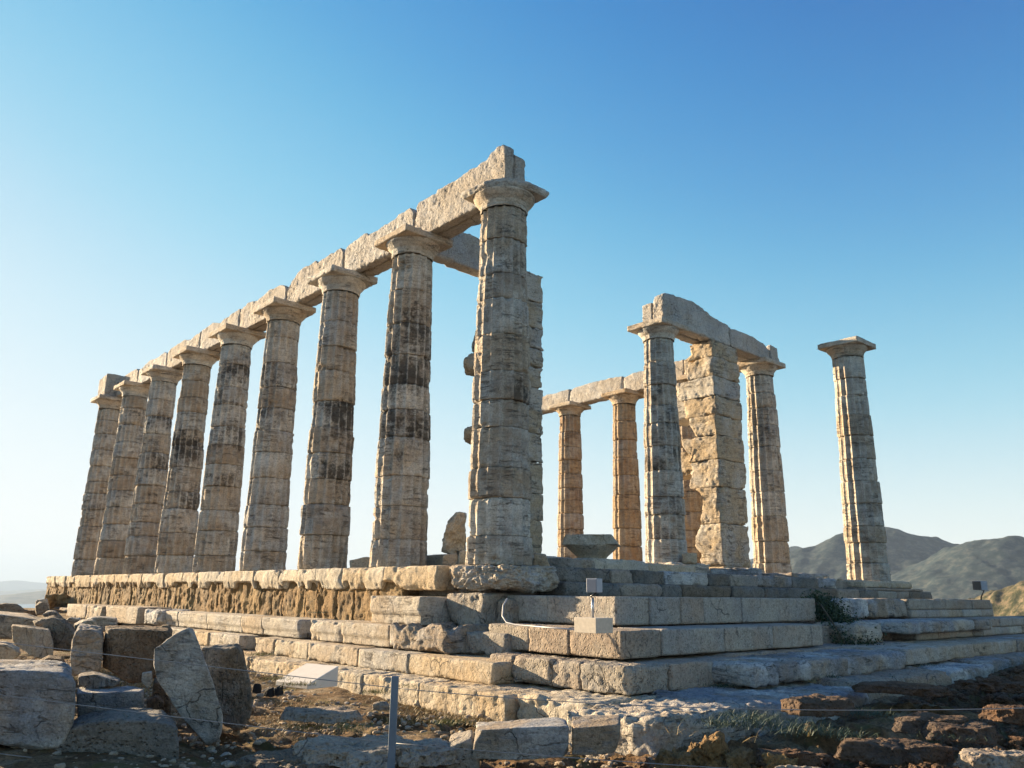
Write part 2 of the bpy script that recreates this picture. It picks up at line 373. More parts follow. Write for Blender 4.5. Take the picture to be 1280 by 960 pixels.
    def Rc(T, Z):
        s = T.shape; base = np.interp(Z, pr[:, 0], pr[:, 1]); P = np.stack([x+base*np.cos(T), y+base*np.sin(T), Z], -1).reshape(-1, 3)
        g = fbm(P, 3.2, 4, seed+200).reshape(s); u = (T*16/(2*math.pi)+ph*16) % 1
        b = 1.0 if broken else .55
        return base-.06*b*ss(.1, .6, g)-.010*(4*u*(1-u))*(Z < 5.57)+.006*fbm(P, 12, 3, seed+5).reshape(s)
    V, Q, T, Z = lathe(Rc, zs, nth, x, y)
    me = mesh('capital', V, Q)
    for nm in ('crust', 'patina', 'dirt_shade'):
        A = me.attributes.new(nm, 'FLOAT', 'POINT'); A.data.foreach_set('value', (.1+.3*fbm(V, 2, 3, seed+300)).astype(np.float32))
    cap = link('capital', me, mat, t)
    hw = .525
    if broken == 'big':
        pts = [(-.52, .5), (.53, .52), (.56, .1), (.40, -.34), (.12, -.50), (-.18, -.42), (-.50, -.52), (-.54, .1)]
        P3 = [(x+a, y+b, 5.775) for a, b in [(p[0]*.92, p[1]*.92) for p in pts]]+[(x+a, y+b, 5.85) for a, b in pts]+[(x+a*.97, y+b*.97, 5.9) for a, b in pts]
        rock('abacus', P3, mat, cap, n=50, k=26, rough=.035, rf=4, facets=2)
    else:
        block('abacus', (x-hw, y-hw, 5.765), (x+hw, y+hw, 5.9), mat, cap, res=.02 if q > 1 else .04, r=.008, chip=.035 if not broken else .09, rough=.007, cf=2.2, seed=seed+400)
    return t

S = 2.522; W = 11.743
Mc = M['col']; Mw = M['warmcol']
lab = ['largest and nearest column at the near corner, under a broken-edged capital and highest beam end',
 'second column of the long row, just left of the big corner column, with dark patches',
 'third column of the long left row, counted from the near corner',
 'fourth column of the long left row, sky open on both sides of its shaft',
 'fifth column of the long left row counted from the near corner',
 'sixth column of the long left row counted from the near corner',
 'seventh column of the long left row, overlapped by the sixth',
 'eighth column of the long left row, second from its far left end',
 'leftmost and farthest column of the long row, under the squared beam end']
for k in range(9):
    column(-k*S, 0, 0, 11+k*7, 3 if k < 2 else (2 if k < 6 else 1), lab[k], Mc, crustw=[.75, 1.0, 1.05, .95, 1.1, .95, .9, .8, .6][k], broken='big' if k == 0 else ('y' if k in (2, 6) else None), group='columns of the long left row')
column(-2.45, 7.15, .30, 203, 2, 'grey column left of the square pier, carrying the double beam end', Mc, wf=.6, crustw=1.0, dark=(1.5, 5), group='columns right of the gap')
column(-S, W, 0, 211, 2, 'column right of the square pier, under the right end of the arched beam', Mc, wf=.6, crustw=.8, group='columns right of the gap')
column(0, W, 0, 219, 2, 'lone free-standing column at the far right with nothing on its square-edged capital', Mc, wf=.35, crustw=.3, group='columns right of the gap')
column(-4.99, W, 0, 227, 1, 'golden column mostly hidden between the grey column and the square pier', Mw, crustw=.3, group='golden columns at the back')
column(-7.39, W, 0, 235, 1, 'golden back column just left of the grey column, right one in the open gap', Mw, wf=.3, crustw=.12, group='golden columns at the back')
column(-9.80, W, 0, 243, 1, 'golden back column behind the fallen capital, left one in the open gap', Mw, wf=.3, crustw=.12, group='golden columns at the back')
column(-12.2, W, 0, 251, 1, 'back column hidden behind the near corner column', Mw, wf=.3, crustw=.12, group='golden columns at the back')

# ------------------------------------------------------------------ beams (architrave)
G = 'architrave beams on the columns'
def beam(lo, hi, label, top=None, chip=.07, res=.026, rough=.017, **k):
    o = block('architrave_block', lo, hi, M['beam'], res=res, r=.015, chip=chip, rough=rough, cf=1.6, rf=6, top=top, **k)
    return tag(o, label, 'stone beam', G)
ords = ['first', 'second', 'third', 'fourth', 'fifth', 'sixth', 'seventh', 'eighth']
fronts = [(.62, [(0, .90), (.03, .98), (.24, .98), (.26, 1.05), (.5, 1.03), (.60, 1.0), (.62, 1.06), (.80, 1.08), (.84, 1.22), (.96, 1.22), (1, 1.1)]),
 (.55, [(0, .80), (.05, .98), (.33, .98), (.36, .88), (.7, .92), (.84, .98), (.95, .98), (1, .80)]),
 (.58, [(0, .50), (.07, .8), (.18, 1.), (.52, 1), (.56, .88), (.8, .95), (.95, .95), (1, .8)]),
 (.52, [(0, .9), (.15, 1), (.35, .92), (.6, 1.03), (.85, 1.0), (.97, .85), (1, .75)]),
 (.52, [(0, .95), (.3, 1.02), (.5, .85), (.8, .98), (1, .95)]),
 (.50, [(0, .85), (.1, 1), (.5, 1.02), (.7, .9), (1, 1)]),
 (.52, [(0, .8), (.4, 1.), (.6, .9), (.9, 1.0), (1, .85)]),
 (.54, [(0, .6), (.12, .9), (.5, 1.), (.9, .95), (1, .8)])]
for k, (h, tp) in enumerate(fronts):
    x1 = -k*S+(.02 if k == 0 else -.035); x0 = -(k+1)*S+.035
    if k == 7: x0 = -8*S+.45
    h *= [1.22, 1.33, 1.3, 1.3, 1.3, 1.3, 1.25, 1.2][k]
    beam((x0, .0, 5.9), (x1, .18, 5.9+h), 'outer beam over the %s gap of the long row, counting from the near corner' % ords[k], top=tp)
    beam((x0+.03, .205, 5.9), (x1+.0, .46, 5.9+h*.97), 'inner beam behind the outer one, above the %s gap' % ords[k], top=[(t, v*.93) for t, v in tp], chip=.06)
tag(block('architrave_block', (-8*S-.50, -.34, 5.9), (-8*S+.36, .45, 6.68), M['beam'], res=.035, chip=.08, rough=.02, cf=1.8, rf=6, top=[(0, .88), (.3, .97), (1, 1.0)]), 'squared pale beam end standing alone on the leftmost column', 'stone beam', G)
# cross beam from second column back to the near pier
beam((-3.1, .62, 5.9), (-2.80, 2.72, 6.62), 'cross beam running back from the second column, seen under the highest beam', top=[(0, .8), (.3, 1), (.55, 1.0), (.66, .82), (1, .8)])
# right group
beam((-2.46, 6.98, 5.9), (-2.14, 9.75, 6.72), 'big arched beam from the grey column to the square pier, highest at right', top=[(0, .86), (.06, .97), (.12, 1.0), (.2, .97), (.45, 1.0), (.62, .92), (.7, .80), (.78, .72), (1, .70)], rough=.025)
beam((-2.78, 6.98, 5.9), (-2.49, 9.75, 6.48), 'narrower rear leaf of the double beam end above the grey column', top=[(0, .98), (.2, 1), (1, .9)])
beam((-2.46, 9.78, 5.9), (-2.14, 11.68, 6.42), 'lower beam between the square pier and the column right of it', top=[(0, 1.05), (.3, 1), (.6, .98), (.85, .85), (1, .55)])
beam((-2.80, 9.78, 5.9), (-2.50, 11.9, 6.35), 'rear leaf of the lower beam right of the square pier', top=[(0, .9), (1, .9)])
beam((-2.95, 11.72, 5.9), (-2.10, 12.12, 6.36), 'short beam stub standing on the capital right of the square pier', top=[(0, .8), (.5, .95), (1, 1)])
for i, (x0, x1, tp) in enumerate([(-12.5, -9.82, [(0, .9), (.5, .95), (1, .98)]), (-9.78, -7.42, [(0, .9), (.12, 1.), (.5, 1.05), (.9, 1.03), (1, .98)]), (-7.38, -5.02, [(0, .85), (.15, 1), (.6, 1.05), (1, 1.1)])]):
    beam((x0, W+.0, 5.9), (x1, W+.42, 6.50), ['left end piece of the back beam above the golden columns, beside the tall pier', 'back beam spanning the two golden columns in the open gap', 'back beam running behind the grey column from the right golden column'][i], top=tp, res=.045)
tag(block('architrave_block', (-5.0, W-.02, 5.9), (-3.35, W+.5, 6.75), M['pier'], res=.045, chip=.09, rough=.02, top=[(0, .7), (.3, .95), (1, 1.0)]), 'smooth sunlit beam end between the grey column and the square pier', 'stone beam', G)

# ------------------------------------------------------------------ piers
def pier(ys, ye, label, hts, lefts, base, side=-1):
    t = empty('square_pier', (-2.5, (ys+ye)/2, base), label, 'pier', 'square stone piers')
    for i in range(len(hts)-1):
        x0 = -2.9+lefts[i]; 
        def fn(P, h, s, a=lefts[i]):
            # broken back edge swings in and out
            m = ss(.2, 1, -P[:, 0]/h[0]); P[:, 0] = P[:, 0]+m*(.30*fbm(P+np.array([0, 0, hts[i]]), 2.2, 4, 900+s)); P[:, 1] += .03*fbm(P+s, 3, 4, s+4)
            return P
        block('pier_block', (x0, ys+random.uniform(-.015, .015), hts[i]), (-2.1+random.uniform(-.012, .012), ye+random.uniform(-.02, .02), hts[i+1]), M['pier'], t, res=.03, r=.014, chip=.10, rough=.026, fn=fn, cf=2.4)
    return t
random.seed(4)
pier(8.88, 10.05, 'square pier of stacked marble blocks with a jagged left edge, under the arched beam', [.28, 1.30, 2.18, 2.85, 3.45, 3.95, 4.45, 4.95, 5.45, 5.88], [.12, .18, .02, -.22, .1, .0, -.3, -.02, .0], .1)
block_base = block('plinth', (-3.3, 8.6, -.02), (-1.9, 10.35, .28), M['pier'], bpy.data.objects['square_pier'], res=.04, r=.03, chip=.14, rough=.02)
p1 = pier(1.95, 2.95, 'square pier standing close behind the near corner column, showing at its right side', [.3, .95, 1.45, 2.05, 2.6, 3.05, 3.5, 3.95, 4.3, 4.75, 5.3, 5.89], [.1, .0, .1, -.1, .05, -.15, .0, .05, -.2, .1, .0], .1)
block('plinth', (-3.1, 1.7, -.02), (-1.75, 3.5, .29), M['pier'], p1, res=.04, r=.03, chip=.12, rough=.02)
for z0, z1, a in ((2.25, 2.72, .20), (3.55, 4.1, .24), (.62, 1.6, .0)):
    if a: rock('pier_block', [(x, y, z) for x in (-2.75, -2.2) for y in (1.62-a, 2.1) for z in (z0+.05, z1-.05)]+[(-2.5, 1.42-a, (z0+z1)/2)], M['cream'], p1, n=40, k=2.6, rough=.07, facets=4)  # paler cream tone stands in for sunlight on these jutting stones
P2o = bpy.data.objects['square_pier']
for z0, z1 in ((4.0, 4.62), (2.55, 3.15)):   # wall stones still bonded into the back of the pier
    block('pier_block', (-3.75, 9.0, z0), (-2.7, 9.85, z1), M['pier'], P2o, res=.04, r=.03, chip=.14, rough=.02)

# ------------------------------------------------------------------ stepped platform
def row(course, lo, hi, mat, ax, cuts, parent, **k):
    """blocks of one course butted end to end along axis ax"""
    for a, b in zip(cuts[:-1], cuts[1:]):
        l = list(lo); h = list(hi); l[ax] = a+.0015; h[ax] = b-.0015
        j = random.uniform(-.012, .012)
        o = 1-ax; 
        if o == 1: l[1] += j
        else: h[0] += j
        block('stone_block', l, h, mat if not isinstance(mat, list) else random.choice(mat), parent, **k)
def cuts(a, b, m, j=.25):
    n = max(1, round((b-a)/m)); c = [a+(b-a)*i/n+(random.uniform(-j, j)*m if 0 < i < n else 0) for i in range(n+1)]; return c
random.seed(9)
PL = empty('stepped_platform', (-10, 5.8, -1.5), 'long stepped stone platform that carries all the standing columns', 'platform')
def sub(name): 
    o = bpy.data.objects.new(name, None); C.objects.link(o); o.parent = PL; o.matrix_parent_inverse = Matrix.Translation(PL.location).inverted(); o.empty_display_size = .1; return o
def fbox(name, boxes, mat, parent):
    V = []; Fq = []
    for lo, hi in boxes:
        b = len(V); V += [(x, y, z) for x in (lo[0], hi[0]) for y in (lo[1], hi[1]) for z in (lo[2], hi[2])]
        Fq += [[b+i for i in f] for f in ((0, 1, 3, 2), (4, 6, 7, 5), (0, 4, 5, 1), (2, 3, 7, 6), (0, 2, 6, 4), (1, 5, 7, 3))]
    return link(name, mesh(name, V, Fq, False), mat, parent)
fbox('rubble_core', [((-22.3, -.25, -2.2), (.1, 12.3, -.03)), ((-5, -.02, -2.2), (2.0, 13.6, -.47)), ((-3.0, -.4, -2.2), (2.72, 13.8, -.80)), ((-3, -.9, -2.2), (3.1, 13.9, -1.12)), ((-21.5, -.9, -2.2), (-1.2, .2, -.95))], M['lime'], PL)
def fn_styl(P, h, s):     # broken, hanging lower edge and rounded front
    m = ss(0, -1, P[:, 2]/h[2]); nz = 2*ss(-.12, .14, fbm(P*np.array([1, 1, 0])+s*3.3, 3.0, 4, s))-1
    P[:, 2] += m*(.07+.06*nz); fr = ss(-.6, -1, P[:, 1]/h[1])
    P[:, 1] += fr*(m*.035+.025*fbm(P+s, 3, 3, s)); return P
c = sub('stylobate_course')
row('', (0, -.66, -.36), (0, .50, -.006), M['cream'], 0, cuts(-22.4, -.56, 1.22), c, res=.026, r=.016, chip=.08, rough=.016, fn=fn_styl, cf=2.)
row('', (0, .50, -.36), (0, 1.3, -.01), M['step'], 0, cuts(-22.4, -.2, 1.6), c, res=.08, r=.02, chip=.06)
# eroded block right under the corner column
rock('stone_block', bx((-.50, -.62, -.36), (.74, .62, .012))+[(-.2, -.74, -.2), (.4, -.72, -.18), (.86, -.3, -.2), (.84, .3, -.2)], M['step'], c, n=100, k=4, rough=.12, rf=3.2, facets=9)
# poros wall below
c = sub('poros_foundation')
def fn_por(P, h, s):
    fr = ss(-.7, -1, P[:, 1]/h[1]); P[:, 1] += fr*(.032*fbm((P+s)*np.array([5., 1, 1.1]), 1.5, 4, s)+.03*fbm(P+s, 7, 4, s)); return P
row('', (0, -.58, -.90), (0, .2, -.16), M['poros'], 0, cuts(-22.5, -1.55, .62, .3), c, res=.028, r=.02, chip=.05, rough=.02, fn=fn_por)
block('stone_block', (-.40, -.62, -.84), (.42, .2, -.385), M['lime'], c, res=.022, r=.05, chip=.12, rough=.022)
block('stone_block', (.44, -.42, -.80), (.70, .2, -.45), M['lime'], c, res=.025, r=.04, chip=.08, rough=.02)
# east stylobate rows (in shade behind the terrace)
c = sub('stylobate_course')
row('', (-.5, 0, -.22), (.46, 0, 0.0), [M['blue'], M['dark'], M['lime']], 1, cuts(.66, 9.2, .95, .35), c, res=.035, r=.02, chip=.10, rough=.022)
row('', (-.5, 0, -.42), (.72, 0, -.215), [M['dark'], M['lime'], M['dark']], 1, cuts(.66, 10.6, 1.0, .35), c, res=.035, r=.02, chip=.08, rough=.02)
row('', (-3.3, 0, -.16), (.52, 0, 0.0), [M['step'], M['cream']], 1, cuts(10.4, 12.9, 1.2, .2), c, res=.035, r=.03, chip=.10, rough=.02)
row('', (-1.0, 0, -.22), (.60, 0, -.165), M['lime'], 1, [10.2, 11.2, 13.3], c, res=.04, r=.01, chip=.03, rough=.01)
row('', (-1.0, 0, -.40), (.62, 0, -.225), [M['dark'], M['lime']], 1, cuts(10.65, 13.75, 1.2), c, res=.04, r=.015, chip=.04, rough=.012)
# terrace courses, rebuilt
c = sub('step_course')
row('', (.50, -.25, -.735), (2.42, .35, -.405), M['ash'], 0, [.46, 1.25, 2.42], c, res=.03, r=.004, chip=.006, rough=.004, rf=3)
row('', (1.9, 0, -.735), (2.46, 0, -.403), [M['ash'], M['ash'], M['lime']], 1, [.35, .95, 1.45, 2.35, 3.35, 4.42], c, res=.03, r=.004, chip=.008, rough=.005)
row('', (1.9, 0, -.72), (2.44, 0, -.40), [M['lime'], M['blue'], M['step']], 1, [5.2, 6.3, 7.3, 7.85], c, res=.035, r=.03, chip=.12, rough=.03)
row('', (1.9, 0, -.59), (2.46, 0, -.395), [M['step'], M['lime']], 1, [7.87, 9.6, 11.0, 12.1], c, res=.04, r=.01, chip=.05, rough=.012)
row('', (1.9, 0, -.735), (2.48, 0, -.592), [M['ash'], M['step']], 1, [7.87, 9.2, 10.4, 11.4, 12.1], c, res=.04, r=.008, chip=.02, rough=.006)
c = sub('step_course')
row('', (.84, -.92, -1.045), (3.06, -.25, -.755), M['lime'], 0, [.86, 1.62, 2.28, 3.06], c, res=.028, r=.012, chip=.03, rough=.012)
row('', (2.42, 0, -1.035), (3.09, 0, -.752), [M['ash'], M['lime']], 1, [-.25, .95, 2.05, 3.04, 3.35], c, res=.03, r=.008, chip=.015, rough=.006)
row('', (2.42, 0, -1.06), (3.10, 0, -.76), [M['lime'], M['pier']], 1, [4.35, 5.25], c, res=.035, r=.04, chip=.20, rough=.05)
row('', (2.42, 0, -.93), (3.30, 0, -.742), [M['blue'], M['step']], 1, [5.7, 7.6, 8.6, 9.4], c, res=.035, r=.03, chip=.07, rough=.02)
row('', (2.42, 0, -1.05), (3.12, 0, -.935), [M['ash'], M['step'], M['lime']], 1, [6.4, 7.3, 8.1, 8.9, 9.4], c, res=.04, r=.008, chip=.03, rough=.01)
row('', (2.42, 0, -.90), (3.14, 0, -.742), [M['step'], M['ash'], M['brown']], 1, cuts(9.42, 14.2, .75), c, res=.04, r=.012, chip=.02, rough=.006)
row('', (2.42, 0, -1.05), (3.14, 0, -.905), [M['step'], M['ash']], 1, cuts(9.42, 14.2, .7), c, res=.04, r=.01, chip=.02, rough=.006)
c = sub('step_course')
row('', (1.0, -1.28, -1.35), (3.42, -.6, -1.075), M['lime'], 0, [1.30, 1.72, 2.35, 2.78, 3.42], c, res=.025, r=.018, chip=.05, rough=.022, rf=6)
row('', (2.7, 0, -1.35), (3.45, 0, -1.075), [M['lime'], M['ash']], 1, [-.6, .06, .80], c, res=.028, r=.015, chip=.03, rough=.015)
row('', (2.5, 0, -1.16), (3.2, 0, -1.055), M['lime'], 1, [.8, 2.6, 4.6, 6.4], c, res=.04, r=.01, chip=.05, rough=.02)
c = sub('step_course')   # broken marble edge pushed out on the right
row('', (2.9, 0, -1.31), (3.98, 0, -1.085), M['blue'], 1, [.12, .62, 2.2, 3.9], c, res=.03, r=.03, chip=.11, rough=.03, cf=1.8)
row('', (2.9, 0, -1.27), (3.96, 0, -1.06), [M['blue'], M['ash'], M['step']], 1, [3.92, 5.3, 6.5, 8.5, 10.2, 12, 14], c, res=.035, r=.015, chip=.04, rough=.015)
# flank courses
c = sub('step_course')
def fn_fascia(P, h, s):    # projecting band with a recessed fascia under it
    fr = (P[:, 1] < -.55*h[1]); P[:, 1] += fr*.035*ss(-.15, -.35, P[:, 2]/h[2]); return P
row('', (0, -1.27, -1.12), (0, -.6, -.83), [M['step']], 0, [-9.3, -8.6, -7.1, -5.55, -4.72, -3.4], c, res=.03, r=.008, chip=.03, rough=.008, fn=fn_fascia)
row('', (0, -1.27, -1.12), (0, -.6, -.825), [M['step']], 0, [-3.02, -2.06], c, res=.028, r=.012, chip=.10, rough=.012, fn=fn_fascia)
row('', (0, -1.28, -1.12), (0, -.55, -.825), [M['step']], 0, [-2.05, -.80], c, res=.028, r=.01, chip=.03, rough=.009, fn=fn_fascia)
row('', (0, -1.0, -1.13), (0, -.4, -.86), [M['lime'], M['dark']], 0, [-.1, .5, 1.3], c, res=.03, r=.02, chip=.08, rough=.02)
c = sub('step_course')
row('', (0, -1.57, -1.37), (0, -.9, -1.135), [M['step'], M['cream']], 0, [-8.9, -7.4, -6.2, -4.9], c, res=.03, r=.012, chip=.05, rough=.012)
row('', (0, -1.57, -1.375), (0, -.9, -1.135), [M['step'], M['cream']], 0, [-4.3, -3.6, -2.5, -1.1], c, res=.028, r=.012, chip=.06, rough=.012)
row('', (0, -1.57, -1.375), (0, -.9, -1.14), [M['step'], M['cream']], 0, [-1.07, .08, 1.72], c, res=.024, r=.010, chip=.04, rough=.009)
c = sub('foundation_course')
row('', (0, -2.05, -1.72), (0, -1.0, -1.38), M['cream'], 0, [-7, -5.2, -3.4, -1.7, -.2, 1.0, 2.48], c, res=.024, r=.02, chip=.06, rough=.022, rf=8)
row('', (0, -1.95, -1.72), (0, -.9, -1.36), M['cream'], 0, [2.50, 3.5], c, res=.024, r=.04, chip=.13, rough=.03)
row('', (0, -2.30, -1.74), (0, -.9, -1.365), M['step'], 0, [3.52, 4.55], c, res=.024, r=.05, chip=.20, rough=.05, tilt=(.02, 0))
row('', (3.0, 0, -1.66), (4.62, 0, -1.345), M['blue'], 1, [-.88, .3, 1.4], c, res=.028, r=.05, chip=.16, rough=.04)
row('', (3.4, 0, -1.62), (4.50, 0, -1.30), [M['lime'], M['blue']], 1, [1.42, 2.6, 4.0, 5.6], c, res=.032, r=.04, chip=.12, rough=.03)
row('', (3.4, 0, -1.58), (4.42, 0, -1.26), [M['lime'], M['blue']], 1, cuts(5.62, 15, 1.3), c, res=.04, r=.03, chip=.08, rough=.025)

# ------------------------------------------------------------------ separate dressed and loose stones on the platform
G1 = 'loose dressed blocks along the left steps'
def lone(lo, hi, mat, label, cat='stone block', group=G1, name='stone_block', **k):
    k.setdefault('res', .024)
    return tag(block(name, lo, hi, mat, **k), label, cat, group)
lone((-1.68, -1.05, -.825), (-.43, -.10, -.44), M['step'], 'long tan block with recessed lower band, beside the stone beneath the corner column', r=.008, chip=.04, rough=.01, fn=fn_fascia)
lone((-.78, -1.30, -1.13), (.52, -.45, -.82), M['blue'], 'carved marble block with a wavy grooved top, right end of the left step row', r=.05, chip=.12, rough=.03,
     fn=lambda P, h, s: np.stack([P[:, 0], P[:, 1], P[:, 2]+(P[:, 2] > 0)*.04*np.sin(P[:, 0]*14+5*fbm(P, 2, 2, 3)+P[:, 1]*8)], 1))
lone((-16.6, -1.35, -1.15), (-14.8, -.7, -.80), M['step'], 'pale block at the far left end of the left steps', res=.05, r=.01, chip=.05)
lone((-14.2, -1.5, -1.15), (-12.9, -.8, -.80), M['step'], 'rounded pale block second from the far left end of the steps', res=.05, r=.03, chip=.12, rough=.03)
lone((-12.8, -1.45, -1.15), (-10.5, -.7, -.78), M['step'], 'broad block with a shaded cut end among the far left steps', res=.05, r=.01, chip=.05)
lone((-10.2, -1.40, -1.12), (-9.35, -.7, -.82), M['blue'], 'eroded grooved block where the continuous left step row begins', res=.035, r=.04, chip=.15, rough=.04)
lone((-3.36, -1.0, -1.12), (-3.05, -.5, -.84), M['dark'], 'short dark block recessed in the left step row', res=.03, r=.02, chip=.05)
# white sloping information stone
def wedge():
    A = [at(358, 826, 9.2), at(412, 829, 8.65), at(398, 832, 8.35)]
    x0, y0 = -.55, -2.02
    o = empty('information_slab', tuple(at(385, 830, 8.75)), 'white wedge-shaped slab with a sloping top lying on the lowest left step', 'plaque')
    c0 = at(385, 830, 8.75); c0[2] = -1.375
    pts = [(-.27, -.20, 0), (.27, -.20, 0), (.27, .20, 0), (-.27, .20, 0), (-.27, -.20, .05), (.27, -.20, .17-.12), (.27, .20, .21), (-.27, .20, .21)]
    a = R(10); V = [(c0[0]+p[0]*math.cos(a)-p[1]*math.sin(a), c0[1]+p[0]*math.sin(a)+p[1]*math.cos(a), c0[2]+p[2]) for p in pts]
    me = mesh('slab_body', V, [(0, 3, 2, 1), (4, 5, 6, 7), (0, 1, 5, 4), (1, 2, 6, 5), (2, 3, 7, 6), (3, 0, 4, 7)], False)
    b = link('slab_body', me, M['white'], o)
    bv = b.modifiers.new('bevel', 'BEVEL'); bv.width = .006; bv.segments = 2
    return o
M['white'] = flat_mat('white_stone', (.62, .58, .52), .7, var=.06)
wedge()
# fallen capital on two bedding stones, inside the temple
def fallen_capital():
    cx, cy, z = -1.80, 3.98, .25
    t = empty('fallen_capital', (cx, cy, z), 'broken bowl-shaped column capital lying on bedding stones in the open gap between columns', 'capital')
    pr = np.array([(z+.0, .26), (z+.04, .27), (z+.08, .30), (z+.20, .44), (z+.27, .50), (z+.285, .49)])
    V, Q, T, Z = lathe(lambda T, Z: np.interp(Z, pr[:, 0], pr[:, 1])+.02*fbm(np.stack([np.cos(T), np.sin(T), Z], -1).reshape(-1, 3), 3, 3, 8).reshape(T.shape), np.linspace(z, z+.285, 26), 96, cx, cy)
    e = link('echinus', mesh('echinus', V, Q), M['cream'], t)
    h = .54; P = [(-h, -h*.8, 0), (h, -h*.8, 0), (h*.95, h*.9, 0), (-h, h*.9, 0), (-h*.85, -h*.7, .19), (h*.72, -h*.7, .20), (h*.7, h*.7, .20), (-h*.9, h*.7, .17)]
    rock('abacus', [(cx+a*.8-b*.6, cy+a*.6+b*.8, z+.275+c_) for a, b, c_ in P], M['cream'], t, n=40, k=24, rough=.03, facets=3)
fallen_capital()
G2 = 'stones lying on the temple floor'
def loose(pts, mat, label, group=G2, cat='stone', name='loose_stone', **k): return tag(rock(name, pts, mat, **k), label, cat, group)
lone((-2.6, 3.1, -.02), (-1.05, 4.75, .25), M['cream'], 'flat pale bedding stone right under the fallen capital', group=G2, r=.03, chip=.10, rough=.02, res=.03)
lone((-1.9, 4.9, -.02), (-1.2, 6.5, .22), M['cream'], 'rough sunlit kerb stone between the fallen capital and the grey column', group=G2, r=.03, chip=.10, rough=.03, res=.03)
lone((-3.2, 6.45, -.02), (-1.75, 7.85, .30), M['pier'], 'broad base stone under the grey column', group=G2, r=.04, chip=.15, rough=.03, res=.03)
lone((-1.9, 6.95, .29), (-1.72, 7.3, .52), M['cream'], 'small upright stub against the foot of the grey column', group=G2, r=.03, chip=.06, rough=.02)
loose(bx((-1.9, 7.9, -.02), (-.9, 8.7, .22), .3), M['blue'], 'broken grey slab with a dark hollow, between the grey column and the square pier', rough=.06)
lone((-1.3, 8.6, -.02), (-.2, 10.2, .12), M['blue'], 'low grey slab at the foot of the square pier', group=G2, r=.04, chip=.15, rough=.03, res=.035)
D_ = 13.4
loose(prism_pts([(583, 640), (570, 638), (560, 650), (555, 668), (552, 688), (566, 694), (582, 690)], 12.9, .6), M['cream'], 'tall sunlit eroded boulder rising just left of the foot of the corner column', n=44, rough=.07, rf=3.5)
loose(prism_pts([(574, 688), (588, 688), (588, 713), (572, 713)], 12.6, .4), M['cream'], 'short pale stub under the tall boulder left of the corner column', rough=.03)
loose(prism_pts([(554, 692), (572, 691), (574, 704), (568, 713), (552, 712)], 12.7, .35), M['step'], 'rounded stone wedged under the tall eroded boulder', rough=.03)
lone((-3.2, .55, 0), (-1.9, 1.2, .24), M['cream'], 'low golden block between the second column and the rounded stone', group=G2, r=.015, chip=.05)
loose(prism_pts([(437, 700), (458, 696), (464, 697), (466, 714), (437, 714)], 14.6, .6), M['cream'], 'sloping golden stone in the gap between the second and third columns', rough=.03)
lone((-6.2, 1.6, 0), (-4.6, 2.2, .27), M['cream'], 'low block on the floor behind the gap of the second and third columns', group=G2, r=.02, chip=.06, res=.04)
loose(prism_pts([(668, 690), (682, 692), (688, 712), (686, 724), (664, 724)], 11.6, .6), M['pier'], 'grey shaded stone at the foot of the pier right of the corner column', rough=.04)
loose(bx((-1.0, 1.1, -.03), (.15, 2.0, .16), .2), M['lime'], 'flat rough stone on the platform edge right of the corner column base', rough=.05)

# foreground pile
K = 1.33
G3 = 'blocks in the left foreground pile'
def pst(front, D, th, mat, label, **k):
    Dn = [d*K for d in D] if isinstance(D, (list, tuple)) else D*K
    return loose(prism_pts(front, Dn, th*K, sh=k.pop('sh', .96)), mat, label, group=G3, cat='stone block', name='fallen_block', **k)
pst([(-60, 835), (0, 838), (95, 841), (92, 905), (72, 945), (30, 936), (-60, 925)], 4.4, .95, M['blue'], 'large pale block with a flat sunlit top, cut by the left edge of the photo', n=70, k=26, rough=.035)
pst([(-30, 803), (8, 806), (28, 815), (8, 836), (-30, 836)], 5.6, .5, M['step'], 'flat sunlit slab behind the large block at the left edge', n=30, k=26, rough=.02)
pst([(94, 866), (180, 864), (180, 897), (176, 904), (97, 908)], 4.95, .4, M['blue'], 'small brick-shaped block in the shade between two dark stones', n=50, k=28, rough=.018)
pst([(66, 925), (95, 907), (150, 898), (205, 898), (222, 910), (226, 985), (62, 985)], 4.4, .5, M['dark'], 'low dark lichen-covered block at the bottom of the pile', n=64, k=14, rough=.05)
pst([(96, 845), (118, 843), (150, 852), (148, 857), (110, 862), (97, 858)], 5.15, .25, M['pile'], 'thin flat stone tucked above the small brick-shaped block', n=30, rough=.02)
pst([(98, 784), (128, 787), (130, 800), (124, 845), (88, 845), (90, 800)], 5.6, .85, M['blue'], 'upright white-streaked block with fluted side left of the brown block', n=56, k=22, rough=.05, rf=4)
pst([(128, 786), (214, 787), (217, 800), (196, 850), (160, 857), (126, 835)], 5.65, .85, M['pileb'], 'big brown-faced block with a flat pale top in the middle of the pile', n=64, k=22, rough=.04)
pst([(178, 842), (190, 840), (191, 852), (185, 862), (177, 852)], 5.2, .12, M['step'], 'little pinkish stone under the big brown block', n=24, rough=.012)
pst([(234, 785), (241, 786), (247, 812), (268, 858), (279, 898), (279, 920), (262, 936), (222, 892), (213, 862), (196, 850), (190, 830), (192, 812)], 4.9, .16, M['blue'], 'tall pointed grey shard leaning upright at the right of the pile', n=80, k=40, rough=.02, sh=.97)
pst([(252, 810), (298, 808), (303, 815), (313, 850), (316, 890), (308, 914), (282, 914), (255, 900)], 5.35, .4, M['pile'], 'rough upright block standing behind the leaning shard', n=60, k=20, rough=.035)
pst([(192, 850), (214, 862), (214, 900), (196, 905), (188, 880)], 5.3, .3, M['pileb'], 'dark stone in the hollow behind the leaning shard', n=24, rough=.03)
